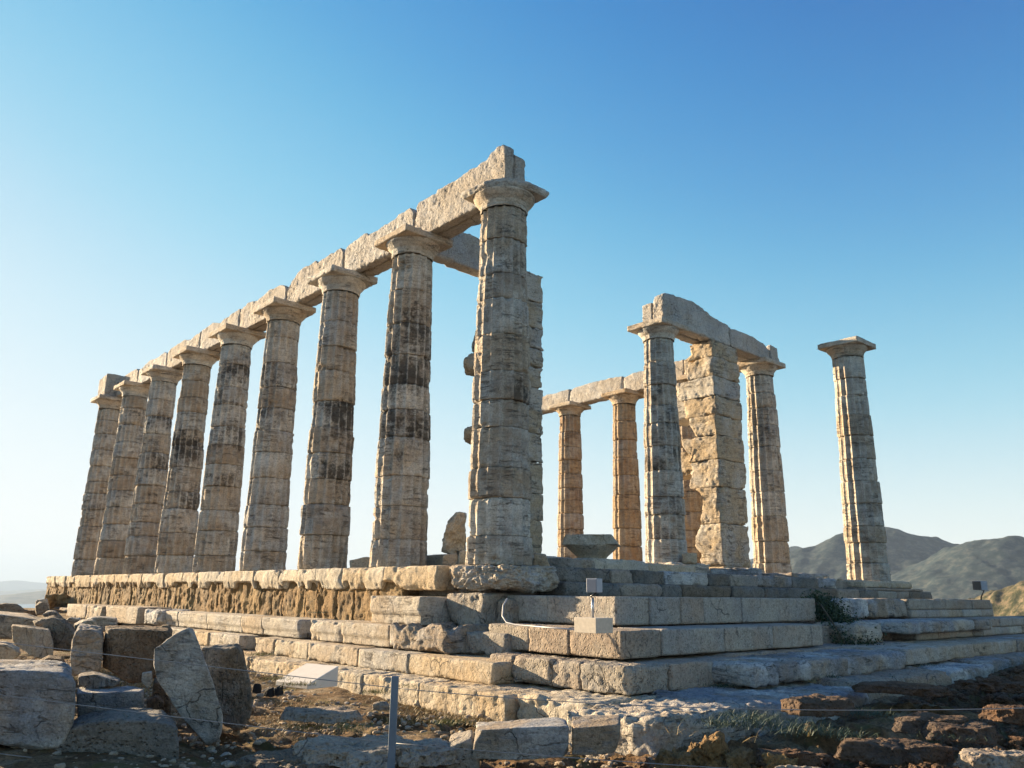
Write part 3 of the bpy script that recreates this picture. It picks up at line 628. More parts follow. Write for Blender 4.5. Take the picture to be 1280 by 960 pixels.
pst([(182, 876), (196, 870), (205, 880), (200, 893), (184, 892)], 5.1, .12, M['pileb'], 'small brown stone in the shadow beside the leaning shard', n=20, rough=.02)
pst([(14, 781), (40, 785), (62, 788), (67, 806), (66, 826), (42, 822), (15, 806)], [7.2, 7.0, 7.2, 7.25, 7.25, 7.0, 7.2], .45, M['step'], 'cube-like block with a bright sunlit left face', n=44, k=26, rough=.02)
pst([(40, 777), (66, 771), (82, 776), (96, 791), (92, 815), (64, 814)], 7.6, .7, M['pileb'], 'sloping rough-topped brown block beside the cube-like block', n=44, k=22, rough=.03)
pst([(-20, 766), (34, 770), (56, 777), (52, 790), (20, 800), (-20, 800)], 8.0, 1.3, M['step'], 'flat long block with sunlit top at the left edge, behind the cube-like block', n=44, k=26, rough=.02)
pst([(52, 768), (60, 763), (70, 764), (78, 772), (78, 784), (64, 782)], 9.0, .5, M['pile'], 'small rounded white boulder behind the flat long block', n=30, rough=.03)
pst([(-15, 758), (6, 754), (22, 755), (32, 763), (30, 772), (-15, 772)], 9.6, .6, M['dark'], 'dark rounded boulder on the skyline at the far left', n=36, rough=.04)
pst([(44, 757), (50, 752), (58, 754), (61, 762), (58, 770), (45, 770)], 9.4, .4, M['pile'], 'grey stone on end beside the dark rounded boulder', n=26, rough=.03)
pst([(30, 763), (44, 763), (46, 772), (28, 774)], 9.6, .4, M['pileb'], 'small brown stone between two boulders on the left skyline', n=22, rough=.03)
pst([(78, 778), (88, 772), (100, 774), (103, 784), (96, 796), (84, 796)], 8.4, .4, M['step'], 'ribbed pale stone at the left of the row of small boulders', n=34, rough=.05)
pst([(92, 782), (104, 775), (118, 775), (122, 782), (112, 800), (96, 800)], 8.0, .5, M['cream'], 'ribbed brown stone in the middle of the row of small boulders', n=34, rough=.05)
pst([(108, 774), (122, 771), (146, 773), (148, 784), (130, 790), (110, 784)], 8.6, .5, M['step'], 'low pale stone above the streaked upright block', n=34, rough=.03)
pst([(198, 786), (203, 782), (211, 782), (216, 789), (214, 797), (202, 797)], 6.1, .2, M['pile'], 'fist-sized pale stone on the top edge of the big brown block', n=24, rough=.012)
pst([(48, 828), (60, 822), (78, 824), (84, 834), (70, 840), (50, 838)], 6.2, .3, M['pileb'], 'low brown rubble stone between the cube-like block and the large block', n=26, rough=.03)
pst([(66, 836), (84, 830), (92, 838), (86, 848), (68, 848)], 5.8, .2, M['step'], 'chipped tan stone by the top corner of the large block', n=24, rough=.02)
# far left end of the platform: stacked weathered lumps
G4 = 'weathered lumps at the far left end of the platform'
loose(prism_pts([(76, 727), (92, 722), (96, 740), (92, 756), (74, 752)], 26.5, 1.2), M['poros'], 'brown weathered stack at the far left corner under the leftmost column', group=G4, n=36, rough=.12)
loose(prism_pts([(58, 744), (78, 742), (92, 748), (92, 764), (60, 764)], 25, 1.2), M['poros'], 'low brown lump stepping down from the far left corner', group=G4, n=36, rough=.12)
loose(prism_pts([(44, 750), (60, 748), (62, 764), (44, 764)], 24, 1.0), M['step'], 'outermost pale lump left of the platform corner', group=G4, n=28, rough=.1)

# near slabs in front
G5 = 'long moulded slabs at the front'
loose(prism_pts([(590, 913), (712, 907), (712, 946), (650, 950), (592, 951)], [5.75, 5.6, 5.6, 5.65, 5.75], .42, sh=.98), M['blue'], 'long pale slab with layered side, left one of the two beside the dark hollow', group=G5, cat='stone block', name='fallen_block', n=70, k=30, rough=.018)
loose(prism_pts([(714, 907), (776, 903), (776, 925), (768, 942), (714, 946)], [5.6, 5.62, 5.65, 5.6, 5.6], .45, sh=.98), M['blue'], 'shorter slab with a shaded bluish side, right one of the two at the front', group=G5, cat='stone block', name='fallen_block', n=56, k=30, rough=.022)
loose(prism_pts([(560, 930), (590, 922), (600, 945), (596, 975), (556, 975)], 5.8, .5), M['lime'], 'weathered stone at the left end of the long pale slab', group=G5, cat='stone block', name='fallen_block', n=34, rough=.04)

# ------------------------------------------------------------------ ground, sea, hills
def gz(x, y):
    z = -1.64+.034*np.clip(-x-1, 0, 18)+.045*np.clip(y+1, 0, 9)*ss(3, 5, x)
    z = z+.10*ss(-4.6, -6, y)*ss(5, 3, x)
    return z
def ground():
    # polar sheet: fine near the viewer, reaching the horizon
    ang = np.linspace(0, 2*math.pi, 1080, endpoint=False)
    rad = np.concatenate([np.linspace(.15, 14, 330), np.geomspace(14.1, 160, 90), np.geomspace(170, 60000, 26)])
    cx, cy = 6.5, -5.2
    T, Rr = np.meshgrid(ang, rad, indexing='ij'); X = cx+Rr*np.cos(T); Y = cy+Rr*np.sin(T)
    P = np.stack([X.ravel(), Y.ravel(), X.ravel()*0], 1)
    Z = gz(P[:, 0], P[:, 1])
    near = np.exp(-(Rr.ravel()/40)**2)
    b = fbm(P, .55, 5, 3)*.10
    rk = 1-np.abs(fbm(P*np.array([1, 1, 1]), 1.1, 5, 44, .55)); rk = ss(.72, .98, rk)
    rocky = ss(-.15, .25, fbm(P, .35, 3, 61)+.35*ss(4.0, 5.5, P[:, 0]))
    Z = Z+near*(b-.10*rocky*(rk)+.05*rocky*np.abs(fbm(P, 4., 4, 71))+.022*fbm(P, 9, 4, 81))
    tr = fbm(P, .8, 4, 91)*2.4; st_ = np.floor(tr*2.2)/2.2+.45*ss(.55, 1, (tr*2.2) % 1)
    Z = Z+near*ss(4.2, 5.4, P[:, 0])*(.17*st_+.05*np.abs(fbm(P, 5., 4, 95)))-near*ss(4.2, 5.4, P[:, 0])*.05
    # bedrock shelf in the foreground, mounded toward the viewer at bottom
    d = np.hypot(P[:, 0]+5, P[:, 1]-5)
    fall = ss(26, 210, d); Z = Z-fall*80-8*ss(18, 60, d)
    V = np.stack([P[:, 0], P[:, 1], Z], 1)
    m = len(rad); n = len(ang); i = np.arange(n)[:, None]*m; j = np.arange(m-1)[None, :]; i2 = ((np.arange(n)+1) % n)[:, None]*m
    Q = np.stack([i+j, i+j+1, i2+j+1, i2+j], -1).reshape(-1, 4)
    c_ = len(V); V = np.concatenate([V, [[cx, cy, V[::m, 2].mean()]]])
    me = mesh('ground', V, Q)
    return me
def ground_mat():
    m = bpy.data.materials.new('dry_rocky_soil'); N, L = nt(m); B = N['Principled BSDF']; B.inputs['Roughness'].default_value = .95; B.inputs['Specular IOR Level'].default_value = .15
    geo = N.new('ShaderNodeNewGeometry')
    def noise(sc, det=6, r=.65):
        n = N.new('ShaderNodeTexNoise'); n.inputs['Scale'].default_value = sc; n.inputs['Detail'].default_value = det; n.inputs['Roughness'].default_value = r; L.new(geo.outputs['Position'], n.inputs['Vector']); return n.outputs['Fac']
    r1 = ramp(N, [(.3, (.06, .038, .02, 1)), (.45, (.15, .09, .045, 1)), (.55, (.22, .155, .09, 1)), (.7, (.33, .28, .21, 1))]); L.new(noise(1.7), r1.inputs[0])
    r2 = ramp(N, [(.35, (.35, .35, .35, 1)), (.5, (1, 1, 1, 1)), (.68, (1.6, 1.5, 1.35, 1))]); L.new(noise(26, 8, .75), r2.inputs[0])
    mx = N.new('ShaderNodeMix'); mx.data_type = 'RGBA'; mx.blend_type = 'MULTIPLY'; mx.inputs[0].default_value = 1; L.new(r1.outputs[0], mx.inputs[6]); L.new(r2.outputs[0], mx.inputs[7])
    r3 = ramp(N, [(.52, (0, 0, 0, 1)), (.66, (1, 1, 1, 1))]); L.new(noise(2.6, 7), r3.inputs[0])
    m2 = N.new('ShaderNodeMix'); m2.data_type = 'RGBA'; L.new(r3.outputs[0], m2.inputs[0]); L.new(mx.outputs[2], m2.inputs[6]); m2.inputs[7].default_value = (.12, .10, .035, 1)
    L.new(m2.outputs[2], B.inputs['Base Color'])
    b = N.new('ShaderNodeBump'); b.inputs['Distance'].default_value = .05; L.new(noise(18, 9, .75), b.inputs['Height']); L.new(b.outputs[0], B.inputs['Normal'])
    return m
gm = ground_mat()
tag(link('ground', ground(), gm), kind='structure')
SEA = -62
def sea():
    m = bpy.data.materials.new('sea_water'); N, L = nt(m); B = N['Principled BSDF']; B.inputs['Base Color'].default_value = (.02, .07, .10, 1); B.inputs['Roughness'].default_value = .25
    n = N.new('ShaderNodeTexNoise'); n.inputs['Scale'].default_value = .02; b = N.new('ShaderNodeBump'); b.inputs['Distance'].default_value = 3; L.new(n.outputs[0], b.inputs['Height']); L.new(b.outputs[0], B.inputs['Normal'])
    g = N.new('ShaderNodeNewGeometry'); L.new(g.outputs['Position'], n.inputs['Vector'])
    s = 70000; return tag(link('sea', mesh('sea', [(-s, -s, SEA), (s, -s, SEA), (s, s, SEA), (-s, s, SEA)], [(0, 1, 2, 3)], False), m), kind='structure')
sea()
def scrub(name, c1, c2, c3, sc):
    m = bpy.data.materials.new(name); N, L = nt(m); B = N['Principled BSDF']; B.inputs['Roughness'].default_value = .95; B.inputs['Specular IOR Level'].default_value = .1
    geo = N.new('ShaderNodeNewGeometry')
    n = N.new('ShaderNodeTexNoise'); n.inputs['Scale'].default_value = sc; n.inputs['Detail'].default_value = 7; n.inputs['Roughness'].default_value = .7; L.new(geo.outputs['Position'], n.inputs['Vector'])
    r = ramp(N, [(.40, c4(c1)), (.5, c4(c2)), (.62, c4(c3))]); L.new(n.outputs['Fac'], r.inputs[0]); L.new(r.outputs[0], B.inputs['Base Color'])
    b = N.new('ShaderNodeBump'); b.inputs['Distance'].default_value = .12/sc; b.inputs['Strength'].default_value = 1; L.new(n.outputs['Fac'], b.inputs['Height']); L.new(b.outputs[0], B.inputs['Normal'])
    return m
def pol(az, D): return CAM[0]+D*math.cos(R(az)), CAM[1]+D*math.sin(R(az))
def hill(name, ridges, x0, x1, y0, y1, nx, ny, mat, rough, bumps):
    """ridges: polylines of (azimuth, distance, height, width)"""
    X, Y = np.meshgrid(np.linspace(x0, x1, nx), np.linspace(y0, y1, ny), indexing='ij')
    Z = np.full(X.shape, SEA-8.)
    Pf = np.stack([X.ravel(), Y.ravel(), 0*X.ravel()], 1)
    wob = fbm(Pf, 1/rough[1], 5, 5).reshape(X.shape)
    for rd in ridges:
        pts = [(*pol(a, d), h, w) for a, d, h, w in rd]
        for (ax, ay, ah, aw), (bx_, by, bh, bw) in zip(pts[:-1], pts[1:]):
            dx, dy = bx_-ax, by-ay; t = np.clip(((X-ax)*dx+(Y-ay)*dy)/(dx*dx+dy*dy), 0, 1)
            d = np.hypot(X-ax-t*dx, Y-ay-t*dy); h = ah+(bh-ah)*t; w = aw+(bw-aw)*t
            q = d/w*(1+.25*wob); z = SEA-8+(h-SEA+8)*np.maximum(0, 1-q)**1.0*(1-.0*q)
            z = np.where(q < .12, SEA-8+(h-SEA+8)*(1-.06-q*q*4.1+0*q), z)
            Z = np.maximum(Z, z)
    msk = ss(SEA-6, SEA+10, Z)
    Z = Z+msk*(rough[0]*wob+bumps[0]*fbm(Pf, 1/bumps[1], 4, 9).reshape(X.shape))
    V = np.stack([X, Y, Z], -1).reshape(-1, 3); i = np.arange(nx-1)[:, None]*ny; j = np.arange(ny-1)[None, :]
    Q = np.stack([i+j, i+ny+j, i+ny+j+1, i+j+1], -1).reshape(-1, 4)
    return tag(link(name, mesh(name, V, Q), mat), kind='structure')
sc1 = scrub('shade_toned_scrub', (.014, .026, .030), (.026, .040, .044), (.070, .078, .070), .12)  # scrub colours darkened and blued to stand in for hillside shade
sc2 = scrub('dry_scrub_slope', (.03, .035, .02), (.08, .075, .045), (.17, .13, .085), .5)
sc3 = scrub('hazy_mountain', (.05, .06, .04), (.09, .09, .06), (.12, .11, .08), .004)
# azimuth, distance, height above eye level, half width
def eh(el, D): return CAM[2]+D*math.tan(R(el))
hill('hills', [
   [(126, 1500, eh(1.6, 1500), 300), (121.7, 1600, eh(2.7, 1600), 420), (118.5, 1650, eh(3.55, 1650), 460), (115.4, 1680, eh(4.2, 1680), 480)],
   [(124, 1090, eh(1.5, 1090), 170), (121.0, 1100, eh(2.3, 1100), 200), (118.2, 1110, eh(3.3, 1110), 225), (116.0, 1120, eh(4.1, 1120), 240), (113.0, 1140, eh(4.5, 1140), 250), (110.8, 1190, eh(3.9, 1190), 240), (108, 1250, eh(3.0, 1250), 240)],
   [(110.0, 1100, eh(2.9, 1100), 200), (108.6, 1000, eh(3.85, 1000), 260), (106.8, 980, eh(4.25, 980), 280), (104, 1000, eh(3.6, 1000), 300), (99, 1000, eh(3.4, 1000), 300)]],
   pol(125, 2300)[0], pol(95, 900)[0]+250, pol(95, 700)[1]-100, 2300, 620, 620, sc1, (14, 130), (5, 20))
hill('near_hill', [[(112.5, 330, eh(-.6, 330), 60), (109.2, 300, eh(.55, 300), 70), (106.5, 280, eh(1.7, 280), 75), (103, 270, eh(2.6, 270), 90), (96, 260, eh(3, 260), 90)]],
   pol(114, 420)[0], pol(94, 250)[0]+60, 130, 460, 420, 420, sc2, (1.5, 30), (1.6, 4))
hill('distant_mountains', [
   [(176, 9800, eh(.30, 9800), 900), (171, 9800, eh(.28, 9800), 900), (168.6, 9800, eh(.45, 9800), 900), (166.5, 9800, eh(.28, 9800), 900), (160, 9800, eh(.3, 9800), 900), (150, 9800, eh(.5, 9800), 1000)],
   [(150, 5600, eh(.6, 5600), 500), (147, 5600, eh(1.5, 5600), 700), (143, 5500, eh(2.75, 5500), 900), (140, 5500, eh(2.4, 5500), 900), (137, 5500, eh(.9, 5500), 700)],
   [(173, 7000, eh(-.15, 7000), 600), (169, 7000, eh(-.12, 7000), 600), (166, 7000, eh(.1, 7000), 600), (160, 7000, eh(.2, 7000), 700)]],
   -10900, -2500, 500, 6500, 500, 500, sc3, (14, 700), (5, 120))
hill('near_coast_ridge', [[(169.8, 4500, eh(-.75, 4500), 400), (168, 4400, eh(-.35, 4400), 450), (166, 4200, eh(-.02, 4200), 500), (160, 4200, eh(.1, 4200), 600)]],
   -5200, -3300, 300, 2000, 300, 300, scrub('coast_scrub', (.03, .04, .02), (.07, .07, .045), (.1, .09, .06), .02), (12, 300), (4, 60))
def haze():
    m = bpy.data.materials.new('haze'); N, L = nt(m); N.remove(N['Principled BSDF'])
    v = N.new('ShaderNodeVolumePrincipled'); v.inputs['Color'].default_value = (.56, .73, .96, 1); v.inputs['Density'].default_value = 1.5e-4; v.inputs['Anisotropy'].default_value = 0
    L.new(v.outputs[0], N['Material Output'].inputs['Volume'])
    s = 11000; z0, z1 = -170, 290
    V = [(x, y, z) for x in (-s, s) for y in (-s, s) for z in (z0, z1)]
    return tag(link('haze', mesh('haze', V, [(0, 1, 3, 2), (4, 6, 7, 5), (0, 4, 5, 1), (2, 3, 7, 6), (0, 2, 6, 4), (1, 5, 7, 3)], False), m), kind='stuff')
haze()

# ------------------------------------------------------------------ rocks right foreground
rs = random.Random(5)
G6 = 'bedrock slabs in the shaded right foreground'
def flat_rock(px, py, w, h, D, th, mat, label, group=G6, rough=.05, **k):
    c_ = at(px, py+2, D); z = c_[2]; v = cd*np.array([1, 1, 0]); v /= np.linalg.norm(v); rr_ = np.array([cr[0], cr[1], 0]); 
    pts = []
    for i in range(9):
        a = i/9*6.283+rs.uniform(-.2, .2); q = rs.uniform(.8, 1.05)
        p = c_+rr_*math.cos(a)*w/2*q+v*math.sin(a)*th/2*q
        z_ = z+rs.uniform(-.25, .25)*h
        pts += [(p[0], p[1], z-h), (c_[0]+(p[0]-c_[0])*.85, c_[1]+(p[1]-c_[1])*.85, z_)]
    return loose(pts, mat, label, group=group, cat='rock', name='bedrock_slab', rough=rough*1.3, rf=4.5, **k)
flat_rock(1018, 872, .75, .12, 6.9, .5, M['brown'], 'flat brown rock slab just below the marble steps, in front of the grey foundation', n=44)
flat_rock(1130, 854, 1.1, .07, 8.3, .8, M['brown'], 'layered brown outcrop right of the foundation, above the flat brown slab', n=44, rough=.08)
flat_rock(1230, 850, 1.0, .08, 8.8, .8, M['brown'], 'humped brown outcrop near the right edge below the steps', n=44, rough=.09)
flat_rock(1165, 895, .8, .1, 6.2, .4, M['brown'], 'low slab of brown rock in the middle of the shaded right ground', n=40)
flat_rock(1120, 925, .9, .12, 5.6, .45, M['brown'], 'long dark brown ledge near the bottom right', n=44, rough=.06)
flat_rock(1205, 905, .6, .1, 6.0, .4, M['brown'], 'squat brown rock right of the low middle slab', n=36)
flat_rock(1250, 940, .7, .1, 5.4, .35, M['lime'], 'pale rock in the bottom right corner', n=44)
flat_rock(1262, 880, .6, .12, 6.8, .4, M['brown'], 'small brown ledge against the right edge of the photo', n=36)
flat_rock(980, 935, .5, .1, 5.6, .3, M['brown'], 'rounded brown rock below the green weeds', n=36)
G7 = 'orange sunlit rocks at the bottom'
for i, (px, py, w, h, D, l) in enumerate([(885, 925, .30, .16, 5.75, 'tallest jagged orange rock catching the low sun at the bottom centre'), (842, 936, .34, .12, 5.7, 'left orange rock of the sunlit ledge at the bottom'), (925, 938, .30, .12, 5.65, 'middle orange rock of the sunlit ledge, right of the tallest'), (975, 946, .32, .1, 5.55, 'right orange rock at the end of the sunlit ledge')]):
    flat_rock(px, py, w, h+.05, D, .22, M['poros'], l, group=G7, rough=.07, n=44)
flat_rock(1000, 955, .45, .08, 5.3, .25, M['blue'], 'pale smooth stone at the bottom below the sunlit ledge', n=36)
flat_rock(450, 925, 1.1, .12, 5.9, .8, M['lime'], 'broad pale bedrock hump left of the grey fence post', group='bedrock humps in the left foreground', n=60, rough=.07)
flat_rock(370, 945, 1.0, .14, 5.8, .8, M['dark'], 'shaded dark bedrock hump at the foot of the upright block', group='bedrock humps in the left foreground', n=60, rough=.07)
flat_rock(530, 930, .7, .1, 5.9, .6, M['lime'], 'pitted bedrock hump right of the grey fence post', group='bedrock humps in the left foreground', n=50, rough=.07)
flat_rock(400, 885, .8, .08, 7.0, .5, M['lime'], 'low pale rock shelf on the dry weedy strip', group='bedrock humps in the left foreground', n=44, rough=.05)
flat_rock(475, 878, .18, .05, 7.3, .12, M['blue'], 'small grey stone lying on the weeds just left of the fence post', group='bedrock humps in the left foreground', n=24, rough=.02)

def rubble(name, n, fn, size, mat, seed, kind='stuff'):
    r_ = np.random.RandomState(seed); Vs = []; Fs = []; off = 0
    base, Q = box_grid(3, 3, 3); base = base/np.linalg.norm(base, axis=1, keepdims=True)
    for i in range(n):
        x, y, z = fn(r_); s = size[0]+(size[1]-size[0])*r_.rand()**3
        D = base*(1+.3*vn(base*1.3+i*9.7, seed))[:, None]*np.array([s, s*r_.uniform(.5, 1), s*r_.uniform(.35, .7)])
        a = r_.uniform(0, 6.28); cs, sn = math.cos(a), math.sin(a); D = np.stack([D[:, 0]*cs-D[:, 1]*sn, D[:, 0]*sn+D[:, 1]*cs, D[:, 2]], 1)
        Vs.append(D+np.array([x, y, z])); Fs.append(Q+off); off += len(D)
    return tag(link(name, mesh(name, np.concatenate(Vs), np.concatenate(Fs), False), mat), kind=kind)
def gpt(x0, x1, y0, y1):
    def f(r_):
        while True:
            x, y = r_.uniform(x0, x1), r_.uniform(y0, y1)
            if not (x < 4.7 and y > -2.0): return x, y, float(gz(np.array([x]), np.array([y]))[0])+r_.uniform(-.01, .03)
    return f
rubble('ground_rubble', 5000, gpt(-6, 8, -6.2, -2.0), (.006, .045), M['step'], 3)
rubble('ground_rubble', 5000, gpt(4.7, 9, -5.2, 6), (.01, .09), M['brown'], 4)
rubble('floor_rubble', 260, lambda r_: (r_.uniform(-8, .2), r_.uniform(.9, 11), .0), (.02, .09), M['cream'], 7)

# ------------------------------------------------------------------ plants
def leafmat(name, c1, c2, sc=20.):
    m = bpy.data.materials.new(name); N, L = nt(m); B = N['Principled BSDF']; B.inputs['Roughness'].default_value = .6
    oi = N.new('ShaderNodeNewGeometry'); r = ramp(N, [(0, c4(c1)), (1, c4(c2))]); L.new(oi.outputs['Random Per Island'], r.inputs[0]); L.new(r.outputs[0], B.inputs['Base Color']); return m
LM = dict(cap=leafmat('caper_leaf', (.012, .028, .008), (.035, .065, .02)), weed=leafmat('weed_leaf', (.02, .045, .03), (.05, .085, .055)), dry=leafmat('dry_grass', (.20, .13, .045), (.42, .31, .13)), yel=leafmat('yellow_weed', (.10, .10, .02), (.24, .21, .05)), stem=flat_mat('plant_stem', (.10, .07, .04), .9))
def blades(name, n, pos, ln, w, mat, seed, parent=None, lean=.5, up=1., kind=None):
    r_ = np.random.RandomState(seed); V = np.zeros((n*5, 3)); 
    Fq = []
    for i in range(n):
        p = np.array(pos(r_)); a = r_.uniform(0, 6.283); l = ln*r_.uniform(.4, 1.1); d = np.array([math.cos(a)*lean*r_.rand(), math.sin(a)*lean*r_.rand(), up]); d /= np.linalg.norm(d)
        s = np.array([-math.sin(a+.7), math.cos(a+.7), 0])*w*.5; m_ = p+d*l*.55; t_ = p+d*l+np.array([math.cos(a), math.sin(a), -.3])*l*.25
        V[i*5:i*5+5] = [p-s, p+s, m_+s*.8, m_-s*.8, t_]; b = i*5; Fq += [(b, b+1, b+2, b+3), (b+3, b+2, b+4)]
    o = link(name, mesh(name, V, Fq, False), mat, parent)
    if kind: o['kind'] = kind
    return o
def leaves(name, n, pos, s, mat, seed, parent):
    r_ = np.random.RandomState(seed); V = []; Fq = []
    for i in range(n):
        p = np.array(pos(r_)); u = r_.normal(size=3); u /= np.linalg.norm(u); w = np.cross(u, r_.normal(size=3)); w /= np.linalg.norm(w); q = s*r_.uniform(.5, 1.2)
        b = len(V); V += [p-u*q, p+w*q*.55-u*q*.1, p+u*q, p-w*q*.55-u*q*.1]; Fq.append((b, b+1, b+2, b+3))
    return link(name, mesh(name, V, Fq, False), mat, parent)
# caper bush spilling down the break in the steps
cb = empty('caper_bush', (2.9, 4.0, -1.1), 'dark green bush hanging down the broken gap in the right-hand steps', 'bush')
def cpos(r_):
    t = r_.rand(); c_ = np.array([2.25+.85*t, 4.85-.30*t, -.38-.75*t]); return c_+r_.normal(size=3)*np.array([.10, .15+.09*t, .06])
leaves('foliage', 7000, cpos, .022, LM['cap'], 3, cb)
def tube(name, pts, r, mat, parent, n=8):
    pts = [Vector(p) for p in pts]; V = []; Fq = []
    for i, p in enumerate(pts):
        t = (pts[min(i+1, len(pts)-1)]-pts[max(i-1, 0)]).normalized(); a = t.orthogonal().normalized() if i == 0 else (a-t*a.dot(t)).normalized(); b = t.cross(a)
        rr_ = r[i] if isinstance(r, (list, tuple)) else r
        for k in range(n): th = 6.28318*k/n; V.append(tuple(p+(a*math.cos(th)+b*math.sin(th))*rr_))
    for i in range(len(pts)-1):
        for k in range(n): Fq.append((i*n+k, i*n+(k+1) % n, (i+1)*n+(k+1) % n, (i+1)*n+k))
    Fq += [tuple(range(n))[::-1], tuple((len(pts)-1)*n+k for k in range(n))]
    me = mesh(name, V, Fq); return link(name, me, mat, parent)
tube('stem', [(2.1, 4.6, -.42), (2.5, 4.5, -.5), (2.8, 4.3, -.8), (3.0, 4.2, -1.1)], [.02, .016, .012, .008], LM['stem'], cb)
def tuft(px, py, D, w, h, n, mat, label, name='weed_tuft', cat='plant', group='low weeds on the rocky ground', lw=.006, flatz=None):
    c_ = at(px, py, D); t = empty(name, tuple(c_), label, cat, group)
    blades('foliage', n, lambda r_: c_+np.array([r_.normal()*w/2.5, r_.normal()*w/2.5, 0]), h*.6, lw*.7, mat, int(px), t, lean=2.2)
    return t
for px, py, D, w, h, l in [(935, 893, 6.3, .34, .16, 'left clump of blue-green weeds in front of the grey foundation'), (985, 905, 6.1, .40, .17, 'largest clump of blue-green weeds, in the middle of the shaded ground'), (1040, 912, 6.0, .28, .12, 'low blue-green weeds right of the largest clump'), (1075, 886, 6.8, .3, .12, 'sparse weeds under the flat brown slab'), (1190, 912, 6.0, .3, .08, 'thin weeds between the low rocks at the right'), (905, 900, 6.3, .25, .14, 'weeds against the corner of the grey foundation')]:
    tuft(px, py+6, D, w, h, 420, LM['weed'], l)
tuft(957, 826, 9.9, .16, .10, 220, LM['weed'], 'small dark tuft growing on the ledge above the broken marble edge')
tuft(898, 858, 8.1, .22, .07, 200, LM['cap'], 'dark green tuft in the joint at the foot of the third step')
tuft(1015, 853, 8.9, .12, .12, 90, LM['dry'], 'little dry tuft in front of the broken marble edge')
tuft(1040, 847, 9.2, .10, .11, 90, LM['weed'], 'small upright tuft beside the little dry tuft')
tuft(1155, 832, 11.2, .3, .10, 160, LM['weed'], 'dark weeds along the foot of the marble edge at the right')
tuft(505, 858, 7.9, .2, .06, 120, LM['yel'], 'low green patch at the foundation edge right of the fence post')
tuft(626, 846, 9.2, .22, .14, 300, LM['cap'], 'dark green weeds in the shaded gap at the end of the lower left step')
tuft(398, 766, 10.2, .16, .05, 120, LM['cap'], 'tiny green tuft at the foot of the brown foundation wall')
for px, py, D, l in [(345, 845, 8.4, 'yellow-green weed beside the black stones'), (372, 852, 8.2, 'yellow-green weed right of the black stones'), (470, 862, 7.8, 'yellow weed at the foot of the foundation, left of the post'), (325, 815, 9.6, 'green weed in the dark gap at the lowest left step'), (385, 905, 6.9, 'grey-green weed on the pale rock shelf'), (440, 905, 6.6, 'thin green weed below the small grey stone'), (560, 900, 7.0, 'yellow weed against the foundation right of the post')]:
    tuft(px, py+4, D, .22, .09, 260, LM['yel'], l, group='yellow weeds on the dry strip')
for px, py, l in [(937, 915, 'dry flower stalks standing behind the orange rocks'), (850, 905, 'single dry stalk left of the orange rocks')]:
    tuft(px, py+12, 5.9, .14, .22, 16, LM['dry'], l, name='dry_stalks', lw=.004)
def gp2(r_):
    x, y = r_.uniform(-5.5, 3.4), r_.uniform(-4.2, -2.05); 
    if fbm(np.array([[x, y, 0.]]), 1.1, 2, 9)[0] < -.05: y = -2.1-abs(r_.normal())*.15
    return x, y, float(gz(np.array([x]), np.array([y]))[0])-.005
blades('dry_grass', 17000, gp2, .065, .006, LM['dry'], 8, lean=2.0, kind='stuff')
def gp3(r_):
    x, y = r_.uniform(4.7, 8.2), r_.uniform(-3.6, 3.5); return x, y, float(gz(np.array([x]), np.array([y]))[0])-.005
blades('dry_grass', 5000, gp3, .05, .006, leafmat('dead_grass', (.07, .05, .03), (.17, .12, .07)), 9, lean=2.0, kind='stuff')
# pair of round black stones in the weeds
G8 = 'small black stones in the weeds'
for px, py, D, w, l in [(322, 853, 8.3, .14, 'left of the three black stones in the weeds'), (337, 857, 8.1, .16, 'middle round black stone in the weeds'), (349, 855, 8.1, .12, 'right of the three black stones in the weeds')]:
    flat_rock(px, py, w, .1, D, .12, flat_mat('black_stone', (.012, .011, .01), .9), l, group=G8, n=20, rough=.01, k=3, facets=0)

# ------------------------------------------------------------------ floodlights, conduit, fence
M['conc'] = flat_mat('cast_concrete', (.50, .44, .36), .85, var=.10, sc=30); M['grey'] = flat_mat('painted_grey_metal', (.34, .36, .40), .5, var=.05)
M['galv'] = flat_mat('galvanised_steel', (.42, .44, .47), .4, .6, var=.08); M['black'] = flat_mat('black_glass', (.015, .015, .018), .2)
M['post'] = flat_mat('blue_grey_post', (.13, .17, .22), .5, .3, var=.1); M['wire'] = flat_mat('fence_wire', (.28, .27, .26), .5, .3)
M['pipe'] = flat_mat('grey_conduit', (.36, .36, .38), .45, var=.05)
def obb(name, c_, hx, hy, hz, ang, mat, parent, pitch=0., bev=.004):
    Rm = Matrix.Rotation(ang, 3, 'Z') @ Matrix.Rotation(pitch, 3, 'X')
    V = [tuple(Vector(c_)+Rm @ Vector((a*hx, b*hy, d*hz))) for a in (-1, 1) for b in (-1, 1) for d in (-1, 1)]
    o = link(name, mesh(name, V, [(0, 1, 3, 2), (4, 6, 7, 5), (0, 4, 5, 1), (2, 3, 7, 6), (0, 2, 6, 4), (1, 5, 7, 3)], False), mat, parent)
    if bev: b = o.modifiers.new('bevel', 'BEVEL'); b.width = bev; b.segments = 2
    return o
fc = at(742, 782, 8.0); fc[2] = -.75
fl = empty('floodlight', tuple(fc), 'grey box floodlight on a short pole in a concrete cube on the second step', 'floodlight', 'floodlights')
obb('concrete_base', fc+np.array([0, 0, .072]), .145, .125, .072, R(0), M['conc'], fl)
tp = fc+np.array([-.01, 0, .33])
tube('pole', [fc+np.array([-.01, 0, .14]), tp], .013, M['galv'], fl, 14)
tube('bracket', [tp, tp+np.array([.0, -.02, .02]), tp+np.array([.03, .02, .05]), tp+np.array([.03, .03, .09])], .008, M['black'], fl)
hd = obb('lamp_housing', tp+np.array([0.01, .02, .125]), .062, .055, .068, R(12), M['grey'], fl)
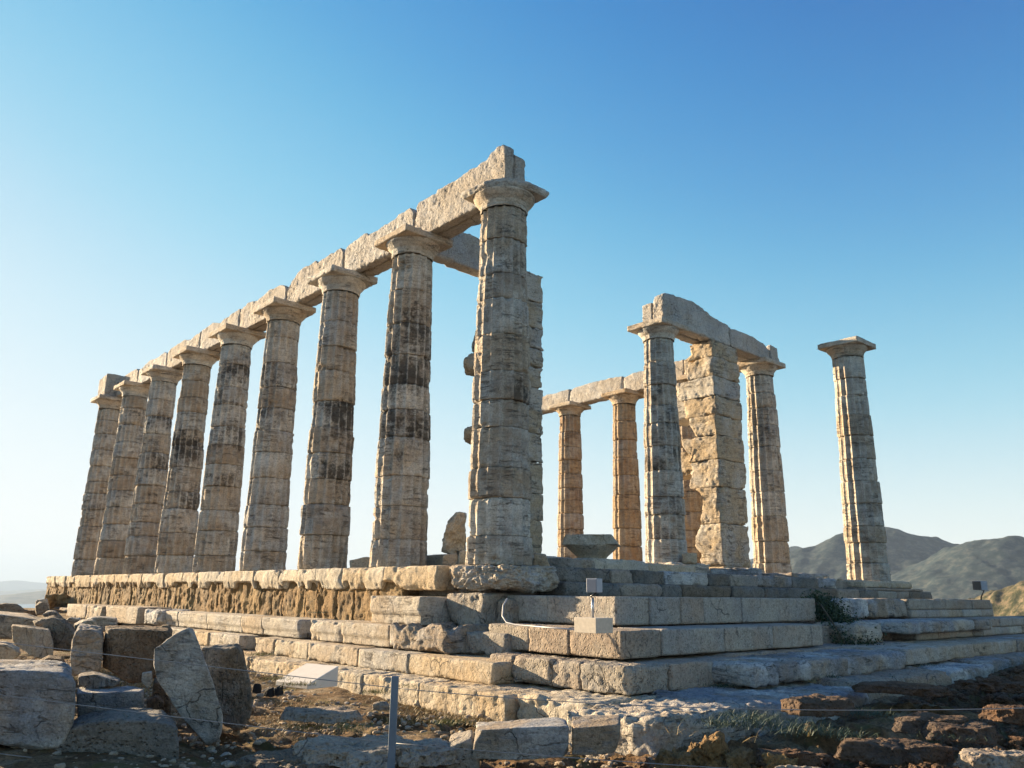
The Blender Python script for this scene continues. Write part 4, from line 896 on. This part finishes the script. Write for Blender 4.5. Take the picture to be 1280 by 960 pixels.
obb('lamp_glass', tp+np.array([0.01, .02, .125])+np.array(Matrix.Rotation(R(12), 3, 'Z') @ Vector((0, -.057, 0))), .054, .003, .058, R(12), flat_mat('frosted_glass', (.20, .21, .25), .3, var=.03), hd, bev=.001)
pipe = tube('conduit_pipe', [at(634, 748, 9.55), at(629, 757, 9.5), at(628, 770, 9.45), at(633, 778, 9.3), at(645, 781, 9.2), at(680, 784, 8.7), at(719, 787, 8.2)], .009, M['pipe'], None)
tag(pipe, 'thin grey conduit pipe running along the second step to the concrete cube', 'pipe')
f2 = at(1226, 745, 16.5); f2[2] = -.395
fl2 = empty('floodlight', tuple(f2), 'small dark floodlight on a bent bracket atop the steps at far right', 'floodlight', 'floodlights')
q0 = f2+np.array([0, 0, 0]); q1 = at(1226, 738, 16.5)
tube('bracket', [q0, q0+np.array([0, 0, .04]), q1+np.array([.05, .03, 0]), q1+np.array([-.05, -.03, .02]), q1+np.array([-.06, -.03, .06])], .014, M['black'], fl2)
h2 = obb('lamp_housing', at(1226, 732, 16.5), .09, .09, .09, R(40), M['grey'], fl2)
obb('lamp_glass', at(1221, 732, 16.43), .075, .02, .085, R(20), M['black'], h2, bev=.001)
pb = at(493, 960, 5.6); px_ = at(494, 845, 5.6)
fe = empty('wire_fence', tuple(pb), 'low wire fence on a blue-grey steel post crossing the foreground', 'fence')
def post(x, y, z0, z1): 
    me = obb('post', ((x), (y), (z0+z1)/2), .026, .014, (z1-z0)/2, YAW-math.pi/2, M['post'], fe, bev=.008)
post(px_[0], px_[1], -1.75, px_[2])
LP = at(-160, 790, 5.6); RP = at(1420, 880, 4.7); RP2 = at(900, 1010, 4.3)
post(LP[0], LP[1], LP[2]-.95, LP[2]+.1); post(RP[0], RP[1], RP[2]-.6, RP[2]+.1)
def wire(a, b, sag): 
    a, b = np.array(a), np.array(b); pts = [a+(b-a)*t-np.array([0, 0, sag*4*t*(1-t)]) for t in np.linspace(0, 1, 24)]; tube('wire', pts, .0028, M['wire'], fe, 6)
pc = at(493, 860, 5.6)
wire(at(-160, 784, 5.6), pc, .0); wire(at(-160, 848, 5.6), at(493, 929, 5.6), 0.006); wire(at(-160, 922, 5.6), at(493, 998, 5.6), 0.01)
wire(pc, at(1420, 880, 4.7), .08); wire(at(493, 929, 5.6), at(1420, 985, 4.7), .03); wire(at(493, 998, 5.6), at(1420, 1070, 4.7), .01)
